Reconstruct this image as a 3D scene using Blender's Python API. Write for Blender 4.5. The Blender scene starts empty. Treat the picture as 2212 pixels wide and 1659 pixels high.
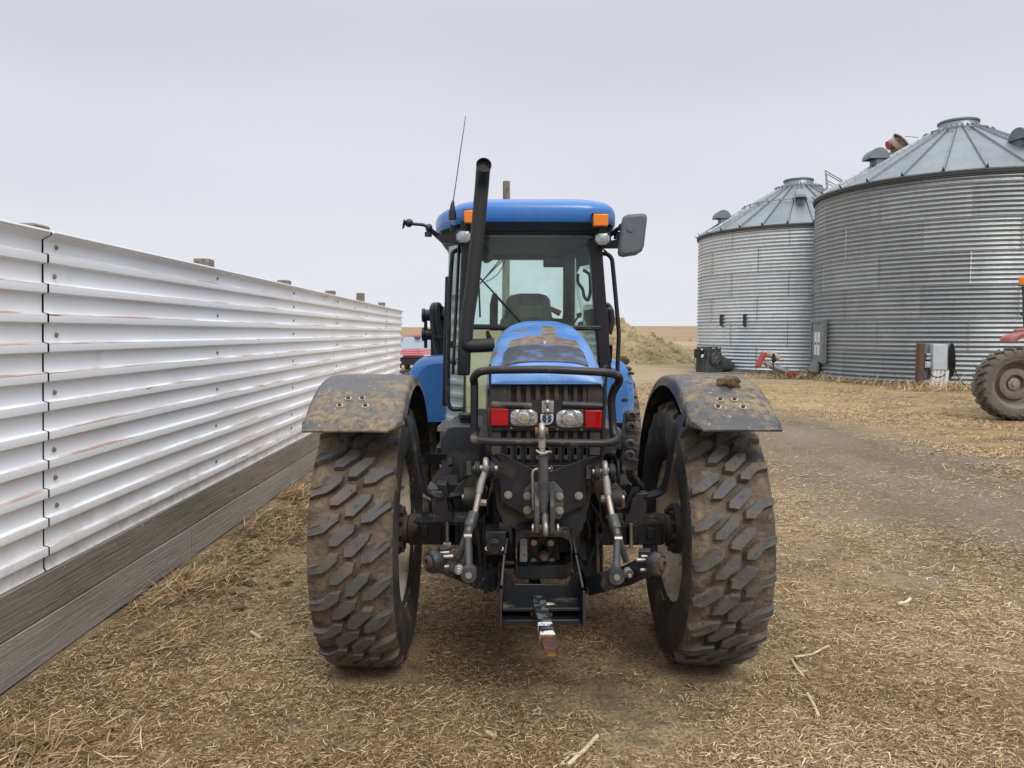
import bpy, bmesh, math, random
import numpy as np
from mathutils import Vector, Matrix, noise as mnoise
random.seed(7)
rng = np.random.default_rng(11)
R = math.radians
scene = bpy.context.scene
COL = scene.collection

# ------------------------------------------------------------------ camera
FPX = 1662.0            # focal length in the 2212 px wide view the measurements were taken in
CAMH = 1.75
pitch = math.atan(109.5 / FPX)
yaw = math.atan(20.0 / FPX * math.cos(pitch))
cd = bpy.data.cameras.new("camera"); cam = bpy.data.objects.new("camera", cd); COL.objects.link(cam)
cam.location = (0, 0, CAMH); cam.rotation_euler = (R(90) - pitch, 0, -yaw)
cd.sensor_width = 36; cd.lens = FPX / 2212 * 36; cd.clip_start = .05; cd.clip_end = 5000
scene.camera = cam
CR = Matrix.Rotation(-yaw, 3, 'Z') @ Matrix.Rotation(R(90) - pitch, 3, 'X')
ORG = Vector((0, 0, CAMH))
def ray(px, py):
    return CR @ Vector(((px - 1106) / FPX, (829.5 - py) / FPX, -1))
def D(px, py, Y):
    """the world point at depth Y seen at a measured place of the photograph"""
    d = ray(px, py); return ORG + d * (Y / d.y)
CROPS = dict(A=(1500, 700, 2.011), B=(1700, 1400, 2.572), C=(1600, 1900, 2.087), E=(1560, 1150, 3.13), G=(2380, 1150, 3.129),
             H=(3500, 1050, 2.370), K=(2600, 1250, 3.16), L=(1600, 1500, 1.843), Rr=(2280, 1500, 1.843), S=(3300, 450, 3.022),
             T=(2700, 650, 3.687), Q=(1750, 2050, 2.911), M=(2720, 1340, 9.217), W=(1500, 1400, 2.212), X=(1850, 550, 1.905),
             Z=(2100, 1480, 6.915), V=(3860, 1050, 2.633), U=(2450, 1400, 1.276))
SC = 2212 / 4032
def px(c, x, y):
    ox, oy, s = CROPS[c]; return (ox + x / s) * SC, (oy + y / s) * SC
def p(c, x, y, Y):
    a, b = px(c, x, y); return D(a, b, Y)

# ------------------------------------------------------------------ mesh builder
class MB:
    def __init__(s): s.v = []; s.f = []; s.m = []; s.mi = 0
    def add(s, vs, fs, mi=None):
        o = len(s.v); s.v += [tuple(v) for v in vs]
        mi = s.mi if mi is None else mi
        for f in fs: s.f.append(tuple(o + i for i in f)); s.m.append(mi)
    def box(s, a, b, mi=None):
        x0, y0, z0 = a; x1, y1, z1 = b
        x0, x1 = sorted((x0, x1)); y0, y1 = sorted((y0, y1)); z0, z1 = sorted((z0, z1))
        s.add([(x0,y0,z0),(x1,y0,z0),(x1,y1,z0),(x0,y1,z0),(x0,y0,z1),(x1,y0,z1),(x1,y1,z1),(x0,y1,z1)],
              [(0,3,2,1),(4,5,6,7),(0,1,5,4),(1,2,6,5),(2,3,7,6),(3,0,4,7)], mi)
    def obox(s, c, ax, ay, az, mi=None):
        c, ax, ay, az = Vector(c), Vector(ax), Vector(ay), Vector(az)
        vs = [c + i*ax + j*ay + k*az for k in (-1,1) for j in (-1,1) for i in (-1,1)]
        fs = [(0,2,3,1),(4,5,7,6),(0,1,5,4),(1,3,7,5),(3,2,6,7),(2,0,4,6)]
        if ax.cross(ay).dot(az) < 0: fs = [f[::-1] for f in fs]
        s.add(vs, fs, mi)
    def bar(s, a, b, w, h, up=(0,0,1), mi=None):
        a, b = Vector(a), Vector(b); d = (b - a); L = d.length; d.normalize()
        u = Vector(up); r = d.cross(u)
        if r.length < 1e-4: r = d.cross(Vector((1,0,0)))
        r.normalize(); u = r.cross(d)
        s.obox((a+b)/2, r*w/2, d*L/2, u*h/2, mi)
    def plate(s, pts, ext, mi=None):
        """a flat outline pushed along ext"""
        pts = [Vector(q) for q in pts]; ext = Vector(ext); n = len(pts)
        nrm = Vector((0,0,0))
        for i in range(n): nrm += pts[i].cross(pts[(i+1) % n])
        if nrm.dot(ext) > 0: pts = pts[::-1]
        vs = pts + [q + ext for q in pts]
        fs = [tuple(range(n)), tuple(range(2*n-1, n-1, -1))]
        fs += [((i+1) % n, i, n+i, n+(i+1) % n) for i in range(n)]
        s.add(vs, fs, mi)
    def cyl(s, a, b, r, r2=None, seg=16, mi=None, caps=True):
        a, b = Vector(a), Vector(b); d = (b-a).normalized(); r2 = r if r2 is None else r2
        u = d.orthogonal().normalized(); w = d.cross(u)
        vs = []
        for c, rr in ((a, r), (b, r2)):
            for i in range(seg):
                t = 2*math.pi*i/seg; vs.append(c + (u*math.cos(t) + w*math.sin(t))*rr)
        fs = [(i, (i+1) % seg, seg+(i+1) % seg, seg+i) for i in range(seg)]
        if caps: fs += [tuple(range(seg-1,-1,-1)), tuple(range(seg, 2*seg))]
        s.add(vs, fs, mi)
    def tube(s, pts, r, seg=10, fillet=0, steps=5, mi=None, caps=True, closed=False):
        pts = [Vector(q) for q in pts]; n0 = len(pts)
        rs = list(r) if isinstance(r, (list, tuple)) else [r]*n0
        if fillet:
            out, ro = [pts[0]], [rs[0]]
            for i in range(1, n0-1):
                a, b, c = pts[i-1], pts[i], pts[i+1]
                f = min(fillet, (b-a).length*.48, (c-b).length*.48)
                s0 = b + (a-b).normalized()*f; s1 = b + (c-b).normalized()*f
                for k in range(steps+1):
                    t = k/steps; out.append(s0*(1-t)**2 + b*2*t*(1-t) + s1*t*t); ro.append(rs[i])
            out.append(pts[-1]); ro.append(rs[-1]); pts, rs = out, ro
        n = len(pts); vs = []; u = None
        for i in range(n):
            if closed: d = pts[(i+1) % n] - pts[i-1]
            else: d = pts[min(i+1, n-1)] - pts[max(i-1, 0)]
            d.normalize()
            if u is None: u = d.orthogonal().normalized()
            u = (u - d*u.dot(d)).normalized(); w = d.cross(u)
            for k in range(seg):
                t = 2*math.pi*k/seg; vs.append(pts[i] + (u*math.cos(t) + w*math.sin(t))*rs[i])
        fs = []
        for i in range(n if closed else n-1):
            j = (i+1) % n
            fs += [(i*seg+k, i*seg+(k+1) % seg, j*seg+(k+1) % seg, j*seg+k) for k in range(seg)]
        if caps and not closed: fs += [tuple(range(seg-1,-1,-1)), tuple(range((n-1)*seg, n*seg))]
        s.add(vs, fs, mi)
    def grid(s, rows, mi=None, wrap=False):
        m = len(rows[0]); vs = [v for r in rows for v in r]; fs = []
        for i in range(len(rows)-1):
            for j in range(m if wrap else m-1):
                k = (j+1) % m; fs.append((i*m+j, i*m+k, (i+1)*m+k, (i+1)*m+j))
        s.add(vs, fs, mi)
    def lathe(s, prof, o, axis, seg=32, mi=None):
        """prof: (radius, distance along axis)"""
        o, ax = Vector(o), Vector(axis).normalized()
        u = ax.orthogonal().normalized(); w = ax.cross(u)
        rows = [[o + ax*a + (u*math.cos(2*math.pi*k/seg) + w*math.sin(2*math.pi*k/seg))*r for k in range(seg)] for r, a in prof]
        s.grid(rows, mi, True)
    def blob(s, c, r, sx=(1,1,1), amp=.3, fr=2.0, sub=2, mi=None, seed=0):
        b = bmesh.new(); bmesh.ops.create_icosphere(b, subdivisions=sub, radius=1)
        vs = []
        for v in b.verts:
            n = v.co.normalized(); k = 1 + amp*mnoise.noise(n*fr + Vector((seed*3.1, seed*1.7, seed))) + amp*.5*mnoise.noise(n*fr*2.7 + Vector((seed, 5, seed)))
            vs.append((c[0]+n.x*k*r*sx[0], c[1]+n.y*k*r*sx[1], c[2]+n.z*k*r*sx[2]))
        s.add(vs, [tuple(v.index for v in f.verts) for f in b.faces], mi); b.free()
    def hexbolt(s, c, n, r=.012, h=.008, wr=.018, mi_w=None, mi_h=None):
        c, n = Vector(c), Vector(n).normalized()
        s.cyl(c, c+n*.003, wr, seg=14, mi=mi_w); s.cyl(c+n*.003, c+n*(.003+h), r, r*.93, seg=6, mi=mi_h)

def build(name, mb, mats, parent=None, bevel=0, smooth=35, origin=None, segs=2):
    me = bpy.data.meshes.new(name)
    o = Vector(origin) if origin is not None else (Vector(ROOTS[parent.name]) if parent else Vector((0,0,0)))
    me.from_pydata([(v[0]-o.x, v[1]-o.y, v[2]-o.z) for v in mb.v], [], mb.f)
    mats = mats if isinstance(mats, (list, tuple)) else [mats]
    for m in mats: me.materials.append(m)
    if len(mats) > 1: me.polygons.foreach_set("material_index", np.array(mb.m, dtype=np.int32))
    me.polygons.foreach_set("use_smooth", np.ones(len(me.polygons), dtype=bool))
    me.update()
    me.set_sharp_from_angle(angle=R(smooth))
    ob = bpy.data.objects.new(name, me); COL.objects.link(ob)
    if parent: ob.parent = parent; ROOTS[ob.name] = tuple(o)
    else: ob.location = o; ROOTS[ob.name] = tuple(o)
    if bevel:
        md = ob.modifiers.new("bevel", 'BEVEL'); md.width = bevel; md.segments = segs; md.limit_method = 'ANGLE'; md.angle_limit = R(40)
    return ob
ROOTS = {}
def build_each(name, mb, mats, parent, **k):
    """one object per separate piece of the mesh"""
    par = list(range(len(mb.v)))
    def find(i):
        while par[i] != i: par[i] = par[par[i]]; i = par[i]
        return i
    for f in mb.f:
        a = find(f[0])
        for i in f[1:]: par[find(i)] = a
    isl = {}
    for i, f in enumerate(mb.f): isl.setdefault(find(f[0]), []).append(i)
    gs = []
    for fs in isl.values():
        vs = [mb.v[i] for f in fs for i in mb.f[f]]
        gs.append([fs, [min(v[k] for v in vs)-.002 for k in range(3)], [max(v[k] for v in vs)+.002 for k in range(3)]])
    merged = True
    while merged:
        merged = False
        for i in range(len(gs)):
            for j in range(i+1, len(gs)):
                if all(gs[i][1][k] <= gs[j][2][k] and gs[j][1][k] <= gs[i][2][k] for k in range(3)):
                    gs[i] = [gs[i][0]+gs[j][0], [min(a,b) for a,b in zip(gs[i][1],gs[j][1])], [max(a,b) for a,b in zip(gs[i][2],gs[j][2])]]
                    del gs[j]; merged = True; break
            if merged: break
    out = []
    for fs, _, _ in gs:
        m2 = MB(); mp = {}
        for fi in fs:
            m2.f.append(tuple(mp.setdefault(i, len(mp)) for i in mb.f[fi])); m2.m.append(mb.m[fi])
        m2.v = [mb.v[i] for i in mp]
        out.append(build(name, m2, mats, parent, **k))
    return out
def root(name, loc, label, cat, group=None):
    o = bpy.data.objects.new(name, None); COL.objects.link(o); o.location = loc; ROOTS[o.name] = tuple(loc)
    o["label"] = label; o["category"] = cat
    if group: o["group"] = group
    return o
def tag(o, label=None, cat=None, group=None, kind=None):
    if label: o["label"] = label
    if cat: o["category"] = cat
    if group: o["group"] = group
    if kind: o["kind"] = kind
    return o

# ------------------------------------------------------------------ materials
class NT:
    def __init__(s, name):
        s.mat = bpy.data.materials.new(name); s.mat.use_nodes = True
        s.t = s.mat.node_tree; s.b = s.t.nodes["Principled BSDF"]
        s.tc = s.t.nodes.new("ShaderNodeTexCoord")
        s._sep = None
    def n(s, t, **kw):
        k = s.t.nodes.new(t)
        for a, v in kw.items(): setattr(k, a, v)
        return k
    def put(s, inp, v):
        if hasattr(v, "is_output") or isinstance(v, bpy.types.NodeSocket): s.t.links.new(v, inp)
        elif isinstance(v, (tuple, list)): inp.default_value = (*v, 1) if len(v) == 3 and len(inp.default_value) == 4 else v
        else: inp.default_value = v
    def math(s, op, a, b=0.0, c=0.0, clamp=False):
        k = s.n("ShaderNodeMath", operation=op); k.use_clamp = clamp
        s.put(k.inputs[0], a); s.put(k.inputs[1], b); s.put(k.inputs[2], c); return k.outputs[0]
    def rng(s, v, a, b, c=0.0, d=1.0, smooth=False):
        k = s.n("ShaderNodeMapRange"); k.clamp = True
        if smooth: k.interpolation_type = 'SMOOTHSTEP'
        s.put(k.inputs[0], v)
        for i, x in enumerate((a, b, c, d)): s.put(k.inputs[1+i], x)
        return k.outputs[0]
    def noise(s, scale, detail=4, st=(1,1,1), rough=.55, off=(0,0,0), dist=0):
        mp = s.n("ShaderNodeMapping"); mp.inputs["Scale"].default_value = st; mp.inputs["Location"].default_value = off
        s.t.links.new(s.tc.outputs["Object"], mp.inputs[0])
        k = s.n("ShaderNodeTexNoise"); s.t.links.new(mp.outputs[0], k.inputs["Vector"])
        k.inputs["Scale"].default_value = scale; k.inputs["Detail"].default_value = detail; k.inputs["Roughness"].default_value = rough
        k.inputs["Distortion"].default_value = dist
        return k.outputs["Fac"]
    def xyz(s, i):
        if s._sep is None:
            s._sep = s.n("ShaderNodeSeparateXYZ"); s.t.links.new(s.tc.outputs["Object"], s._sep.inputs[0])
        return s._sep.outputs[i]
    def mix(s, f, a, b):
        k = s.n("ShaderNodeMix", data_type='RGBA'); s.put(k.inputs["Factor"], f); s.put(k.inputs[6], a); s.put(k.inputs[7], b); return k.outputs[2]
    def bump(s, h, strength=.3, dist=.01):
        k = s.n("ShaderNodeBump"); k.inputs["Strength"].default_value = strength; k.inputs["Distance"].default_value = dist
        s.put(k.inputs["Height"], h); s.t.links.new(k.outputs[0], s.b.inputs["Normal"])
    def out(s, col, rough=.6, metal=0.0, spec=None):
        s.put(s.b.inputs["Base Color"], col); s.put(s.b.inputs["Roughness"], rough); s.put(s.b.inputs["Metallic"], metal)
        if spec is not None: s.b.inputs["Specular IOR Level"].default_value = spec
        return s.mat
def mat(name, col, rough=.6, metal=0.0, layers=(), bump=None, spec=None):
    """layers: (colour, noise scale, lo, hi, stretch, roughness or None)"""
    t = NT(name); c = col; r = rough; me = metal
    for i, L in enumerate(layers):
        lc, sc, lo, hi = L[:4]; st = L[4] if len(L) > 4 else (1,1,1); lr = L[5] if len(L) > 5 else None; lm = L[6] if len(L) > 6 else None
        f = t.rng(t.noise(sc, 5, st, off=(i*7.3, i*3.1, i*1.9)), lo, hi)
        c = t.mix(f, c, lc)
        if lr is not None: r = t.rng(f, 0, 1, r, lr) if not isinstance(r, float) else t.rng(f, 0, 1, r, lr)
        if lm is not None: me = t.rng(f, 0, 1, me, lm)
    if bump: t.bump(t.noise(bump[0], 6, bump[2] if len(bump) > 2 else (1,1,1)), bump[1], bump[3] if len(bump) > 3 else .01)
    return t.out(c, r, me, spec)

MUD = (.155, .105, .062); DUST = (.2, .165, .12)
M = {}
M['black'] = mat('black_metal', (.008,.009,.013), .45, 0, [(DUST, 6, .58, .8, (1,1,1), .9), (MUD, 25, .62, .78, (1,1,1), .95)], (40, .08))
M['black_clean'] = mat('black_paint', (.007,.008,.013), .4, 0, [((.045,.042,.04), 8, .55, .8, (1,1,1), .7)])
M['charcoal'] = mat('cast_grey', (.035,.037,.042), .5, 0, [((.12,.105,.085), 9, .5, .8, (1,1,1), .85)], (60, .1))
M['undercarriage'] = mat('undercarriage_dirty', (.009,.01,.013), .65, 0, [((.06,.05,.032), 7, .5, .72, (1,1,1), .95)], (30, .2))
M['grille'] = mat('grille_plastic', (.03,.03,.031), .6, 0, [((.1,.078,.055), 5, .42, .75, (1,1,.6), .9), ((.06,.055,.05), 40, .5, .7)], (80, .1))
M['zinc'] = mat('zinc_steel', (.36,.34,.29), .45, .75, [((.35,.27,.16), 30, .5, .75, (1,1,1), .6)], (60, .1))
M['zinc_dull'] = mat('dull_washer', (.40,.38,.32), .55, .5, [((.2,.14,.08), 60, .5, .7)])
M['silver'] = mat('worn_silver', (.36,.35,.325), .45, .7, [((.2,.19,.18), 20, .52, .75, (1,1,1), .6)], (60, .1))
M['rust'] = mat('rusty_iron', (.2,.085,.035), .85, .1, [((.06,.03,.02), 25, .4, .7)], (60, .2))
M['rubber'] = mat('tyre_rubber', (.028,.029,.031), .75, 0, [((.075,.065,.052), 5, .42, .72, (1,1,1), .95), (MUD, 14, .56, .74, (1,1,1), .98)], (60, .25))
M['lug'] = mat('tyre_lug_rubber', (.075,.074,.072), .72, 0, [((.145,.117,.086), 7, .48, .74, (1,1,1), .95), ((.10,.09,.076), 20, .48, .72), ((.03,.03,.03), 30, .58, .75)], (55, .3))
M['mud'] = mat('tread_mud', (.140,.106,.072), .97, 0, [((.075,.057,.04), 9, .42, .66), ((.22,.175,.125), 16, .54, .72), ((.035,.034,.034), 6, .56, .66)], (45, .7, (1,1,1), .02))
M['rim'] = mat('cream_rim', (.68,.61,.47), .6, 0, [((.42,.32,.2), 6, .45, .75, (1,1,1), .9), ((.14,.085,.045), 14, .6, .75, (1,1,1), .9)], (40, .15))
M['rust_dark'] = mat('dull_rust', (.075,.048,.03), .85, .1, [((.14,.07,.035), 14, .52, .7), ((.03,.025,.022), 8, .5, .7)], (50, .2))
M['hub'] = mat('hub_iron', (.05,.043,.04), .75, 0, [((.15,.06,.03), 12, .52, .7)], (50, .2))
M['glass_red'] = mat('red_lens', (.5,.005,.012), .12, 0, [((.25,.0,.005), 60, .5, .8, (8,1,.2))])
M['amber'] = mat('amber_lens', (.75,.2,.01), .2, 0, [((.5,.1,.0), 60, .5, .7, (6,1,1))])
M['lamp_glass'] = mat('lamp_lens', (.6,.62,.64), .12, .55, [((.25,.26,.27), 45, .45, .65, (1,1,3))], (70, .4))
M['work_lens'] = mat('dull_lamp_lens', (.36,.38,.40), .25, .2, [((.2,.21,.22), 50, .45, .65, (3,1,1))])
M['lamp_ring'] = mat('chrome_ring', (.7,.7,.7), .12, .95)
M['emblem_white'] = mat('emblem_white', (.62,.63,.63), .35)
M['emblem_blue'] = mat('emblem_blue', (.008,.015,.13), .3)
M['white_label'] = mat('paper_label', (.6,.6,.62), .6, 0, [((.25,.25,.27), 90, .5, .62, (.4,1,3))])
M['mirror_grey'] = mat('mirror_housing', (.085,.095,.11), .55, 0, [((.13,.13,.13), 10, .5, .8)])
M['mirror_glass'] = mat('mirror_glass', (.75,.78,.8), .05, 1.0)
M['seat'] = mat('seat_cloth', (.2,.215,.215), .9, 0, [((.1,.105,.105), 12, .4, .7)])
M['seat_panel'] = mat('seat_back_panel', (.3,.29,.25), .8, 0, [((.2,.2,.18), 6, .45, .7)])
M['interior'] = mat('cab_interior', (.035,.037,.04), .8)
M['red_plastic'] = mat('red_plastic', (.45,.06,.04), .5)
M['exhaust'] = mat('exhaust_black', (.022,.021,.021), .55, .3, [((.1,.085,.075), 6, .56, .75, (1,1,.5), .8), ((.3,.28,.26), 9, .74, .8)], (35, .1))
M['blue'] = mat('blue_paint', (.026,.145,.43), .25, 0, [((.035,.16,.46), 2.5, .4, .7), ((.06,.17,.42), 5, .5, .85, (1,1,1), .45)], None, .5)
t = NT('blue_paint_dirty')
c = t.mix(t.rng(t.noise(5, 6), .5, .7), (.04,.165,.46), (.14,.22,.44))
c = t.mix(t.rng(t.noise(13, 6, off=(3,1,5)), .56, .66), c, (.26,.22,.19))
c = t.mix(t.rng(t.noise(24, 5, off=(8,4,2)), .64, .68), c, (.06,.035,.022))
M['blue_dirty'] = t.out(c, t.rng(t.noise(9, 4), .4, .7, .35, .8))
t = NT('fender_plastic')
f1 = t.rng(t.noise(3.6, 7, (1,1.2,1), .72), .42, .58); f2 = t.rng(t.noise(28, 5, off=(2,2,2), rough=.7), .34, .56)
c = t.mix(t.rng(t.noise(2, 3), .35, .7), (.03,.034,.042), (.06,.064,.07))
c = t.mix(t.math('MULTIPLY', f1, f2), c, (.22,.168,.098))
c = t.mix(t.rng(t.noise(46, 3, off=(5,0,1)), .66, .7), c, (.3,.26,.17))
t.bump(t.noise(50, 5), .08)
M['fender'] = t.out(c, t.rng(f1, 0, 1, .42, .85))
t = NT('hood_paint_peeling')
X, Y_ = t.xyz(0), t.xyz(1)
nz = t.noise(9, 7, rough=.65); nz2 = t.noise(4, 4, off=(4,4,4))
band = t.math('MULTIPLY', t.rng(Y_, -.10, -.06), t.rng(Y_, .04, .20, 1, 0))
band = t.math('MULTIPLY', band, t.math('MULTIPLY', t.rng(X, -.22, -.12), t.rng(X, .19, .26, 1, 0)))
strp = t.math('MULTIPLY', t.math('MULTIPLY', t.rng(X, .0, .04), t.rng(X, .09, .13, 1, 0)), t.math('MULTIPLY', t.rng(Y_, .0, .05), t.rng(Y_, .38, .5, 1, 0)))
pt = t.math('MULTIPLY', t.math('MULTIPLY', t.rng(X, -.16, -.11), t.rng(X, -.07, -.02, 1, 0)), t.math('MULTIPLY', t.rng(Y_, .24, .29), t.rng(Y_, .33, .38, 1, 0)))
m_ = t.math('MAXIMUM', t.math('MAXIMUM', band, strp), pt)
side = t.math('MULTIPLY', t.rng(t.math('ABSOLUTE', t.math('SUBTRACT', X, .03)), .2, .26), t.math('MULTIPLY', t.rng(Y_, -.15, -.05), t.rng(Y_, .1, .2, 1, 0)))
m_ = t.math('MAXIMUM', m_, t.math('MULTIPLY', side, .75))
v = t.math('ADD', m_, t.math('MULTIPLY', t.math('SUBTRACT', nz, .5), 1.5))
f = t.rng(v, .62, .65)
c = t.mix(t.rng(nz2, .4, .65), (.035,.165,.48), (.10,.27,.58))
c = t.mix(t.rng(t.noise(30, 4, off=(1,6,1)), .68, .7), c, (.2,.18,.16))
c = t.mix(t.math('MULTIPLY', t.rng(t.noise(3, 6, off=(2,9,4), rough=.65), .48, .72), .5), c, (.2,.25,.36))
c = t.mix(t.math('MULTIPLY', t.rng(t.noise(20, 4, (3,.35,1), off=(5,5,5)), .6, .66), .5), c, (.16,.27,.5))
br = t.mix(t.rng(t.noise(16, 5, off=(7,1,1)), .35, .65), (.085,.065,.05), (.2,.155,.12))
c = t.mix(f, c, br)
t.bump(f, .25, .003)
M['hood'] = t.out(c, t.math('MAXIMUM', t.rng(f, 0, 1, .3, .9), t.rng(t.noise(6, 5), .4, .7, .24, .5)))
M['hood_panel'] = mat('hood_panel_worn', (.03,.036,.05), .4, 0, [((.05,.1,.25), 9, .52, .64), ((.1,.095,.085), 26, .56, .7)])
t = NT('tinted_glass')
tr = t.n("ShaderNodeBsdfTransparent"); tr.inputs[0].default_value = (.91,.978,.96,1)
gl = t.n("ShaderNodeBsdfGlossy"); gl.inputs["Roughness"].default_value = .02; gl.inputs[0].default_value = (.9,.95,.95,1)
df = t.n("ShaderNodeBsdfDiffuse"); df.inputs[0].default_value = (.42,.46,.44,1)
fr = t.n("ShaderNodeFresnel"); fr.inputs[0].default_value = 1.45
m1 = t.n("ShaderNodeMixShader"); t.t.links.new(t.rng(t.noise(7, 5), .35, .75, .03, .08), m1.inputs[0])
t.t.links.new(tr.outputs[0], m1.inputs[1]); t.t.links.new(df.outputs[0], m1.inputs[2])
m2 = t.n("ShaderNodeMixShader"); t.t.links.new(t.math('MULTIPLY', fr.outputs[0], .5), m2.inputs[0])
t.t.links.new(m1.outputs[0], m2.inputs[1]); t.t.links.new(gl.outputs[0], m2.inputs[2])
t.t.links.new(m2.outputs[0], t.t.nodes["Material Output"].inputs[0])
M['glass'] = t.mat

# ================================================================== blue tractor
TR = root("tractor", (.19, 4.04, 0), "blue articulated tractor with peeling hood paint and muddy tyres, seen from its engine end", "tractor")
def part(name, mb, m, parent=TR, **k):
    if name in EACH: return build_each(name, mb, m, parent, **k)
    return build(name, mb, m, parent, **k)
EACH = ("side_shroud","guard_strap","packed_dirt","gearbox","rear_casting","controls","chassis","loader_tower","mirror_arm","hydraulic_hose","windscreen_wiper","lift_arm","engine_panel","top_link_bracket")

# ---- wheels
HY, HZ = 4.12, .69
LUGS = [[(104,562),(104,532),(190,462),(243,455),(240,492),(160,550)],
        [(200,594),(208,566),(283,490),(325,488),(322,528),(248,594)],
        [(280,642),(285,608),(360,545),(402,543),(400,575),(325,648)],
        [(360,694),(364,660),(430,606),(516,588),(514,624),(452,645),(404,695)]]
def carc(a):
    a = abs(a)
    pr = [(0,.666),(.12,.664),(.165,.658),(.192,.645),(.21,.60)]
    for (a0,r0),(a1,r1) in zip(pr, pr[1:]):
        if a <= a1: return r0 + (r1-r0)*(a-a0)/(a1-a0)
    return .6
def tyre_mesh():
    mb = MB()
    prof = [(.385,-.158),(.41,-.178),(.44,-.192),(.48,-.202),(.53,-.208),(.58,-.207),(.615,-.203),(.64,-.195)]
    prof += [(carc(a), a) for a in np.linspace(-.178,.178,17)]
    prof += [(r,-a) for r, a in prof[7::-1]]
    seg = 156; rows = []
    for r, a in prof:
        row = []
        for k in range(seg):
            th = 2*math.pi*k/seg
            rr = r
            if abs(a) < .185:
                q = Vector((a*14, math.cos(th)*9, math.sin(th)*9))
                rr = r + .010*mnoise.noise(q) + .008*mnoise.noise(q*2.3) + .004*mnoise.noise(q*5)
            row.append((a, -rr*math.cos(th), rr*math.sin(th)))
        rows.append(row)
    mb.grid(rows, None, True)
    # material split: sidewall rubber = 0, tread mud = 1
    n = len(prof)
    for i in range(n-1):
        mi = 1 if 7 <= i <= n-9 else 0
        for j in range(seg): mb.m[i*seg+j] = mi
    rnd = random.Random(3)
    nrow = 24
    for row in range(nrow):
        base = 2*math.pi*row/nrow
        for ci, poly in enumerate(LUGS):
            top, bot = [], []
            cx = sum(q[0] for q in poly)/len(poly); cy = sum(q[1] for q in poly)/len(poly)
            jx, jy = rnd.uniform(-2,2), rnd.uniform(-3,3); wear = rnd.uniform(-.005,.003)
            poly = [(cx+(x-cx)*1.03, cy+(y-cy)*1.05) for x, y in poly]
            pts = []
            for a, b in zip(poly, poly[1:]+poly[:1]):
                pts.append(a); pts.append(((a[0]+b[0])/2+rnd.uniform(-2,2), (a[1]+b[1])/2+rnd.uniform(-2,2)))
            def place(x, y, h):
                a = (x-310)*.00090; v = (y-575)*.00090
                r = carc(a) + h; ph = base - v/.69
                return (a, -r*math.cos(ph), r*math.sin(ph))
            for (x, y) in pts:
                x += jx; y += jy
                bx, by = cx+(x-cx)*1.16, cy+(y-cy)*1.16
                a = (x-310)*.00090
                sh = .036 if abs(a) < .18 else .03
                top.append(place(x, y, sh+wear+rnd.uniform(-.0015,.0015))); bot.append(place(bx, by, -.012))
            m = len(pts); mid = []
            for (x, y) in pts: mid.append(place(cx+(x+jx-cx)*1.05, cy+(y+jy-cy)*1.05, .024+wear))
            cen = place(cx+jx, cy+jy, .0365+wear)
            o = len(mb.v); mb.v += top + mid + bot + [cen]
            for i in range(m):
                j = (i+1) % m
                mb.f.append((o+i, o+j, o+3*m)); mb.m.append(2)
                mb.f.append((o+m+i, o+m+j, o+j, o+i)); mb.m.append(2)
                mb.f.append((o+2*m+i, o+2*m+j, o+m+j, o+m+i)); mb.m.append(1 if rnd.random() < .8 else 2)
    return mb
def rim_mesh():
    mb = MB()   # the inner (axle) side is towards -x
    prof = [(.412,-.178),(.414,-.165),(.395,-.160),(.38,-.15),(.355,-.10),(.345,-.02),(.345,.06),(.33,.085),(.27,.055),(.22,-.02),(.175,-.085),(.12,-.098),(.02,-.1)]
    mb.lathe([(r,a) for r,a in prof], (0,0,0), (1,0,0), 64)
    mb.lathe([(.33,.09),(.36,.14),(.385,.15),(.402,.16),(.404,.172)], (0,0,0), (1,0,0), 64)
    for k in range(8):
        th = 2*math.pi*k/8+.2
        mb.cyl((-.075,.25*math.cos(th),.25*math.sin(th)) if 0 else (.03,.285*math.cos(th),.285*math.sin(th)), (.075,.285*math.cos(th),.285*math.sin(th)), .022, seg=8)
    return mb
def hub_mesh():
    mb = MB()
    mb.lathe([(0,-.15),(.13,-.15),(.135,-.145),(.135,-.115),(.125,-.105),(.09,-.1)], (0,0,0), (1,0,0), 40)
    mb.lathe([(.0,-.26),(.085,-.26),(.085,-.2),(.075,-.19),(.08,-.15)], (0,0,0), (1,0,0), 32)
    for k in range(10):
        th = 2*math.pi*k/10+.1; y, z = .108*math.cos(th), .108*math.sin(th)
        mb.cyl((-.148,y,z), (-.172,y,z), .016, seg=6)
    return mb
wheel_proto = {}
def wheel(cx, cy, cz, flip, spin, label=None):
    w = bpy.data.objects.new("wheel", None); COL.objects.link(w); w.parent = TR
    w.location = (cx-.19, cy-4.04, cz); ROOTS[w.name] = (0,0,0)
    w.rotation_euler = (spin, 0, math.pi if flip else 0)
    if label: w["label"] = label
    if not wheel_proto:
        for nm, f, ms in (("tyre", tyre_mesh, [M['rubber'], M['mud'], M['lug']]), ("rim", rim_mesh, M['rim']), ("hub", hub_mesh, M['hub'])):
            wheel_proto[nm] = build(nm, f(), ms, w, smooth=38)
    else:
        for nm, o in wheel_proto.items():
            c = o.copy(); COL.objects.link(c); c.parent = w; ROOTS[c.name] = (0,0,0)
    return w
wheel(1.068, HY, HZ, False, R(3))
wheel(-.703, HY, HZ, True, R(-4))
wheel(1.0, 7.2, .7, False, R(9))
wheel(-.76, 7.2, .7, True, R(1))

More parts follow.
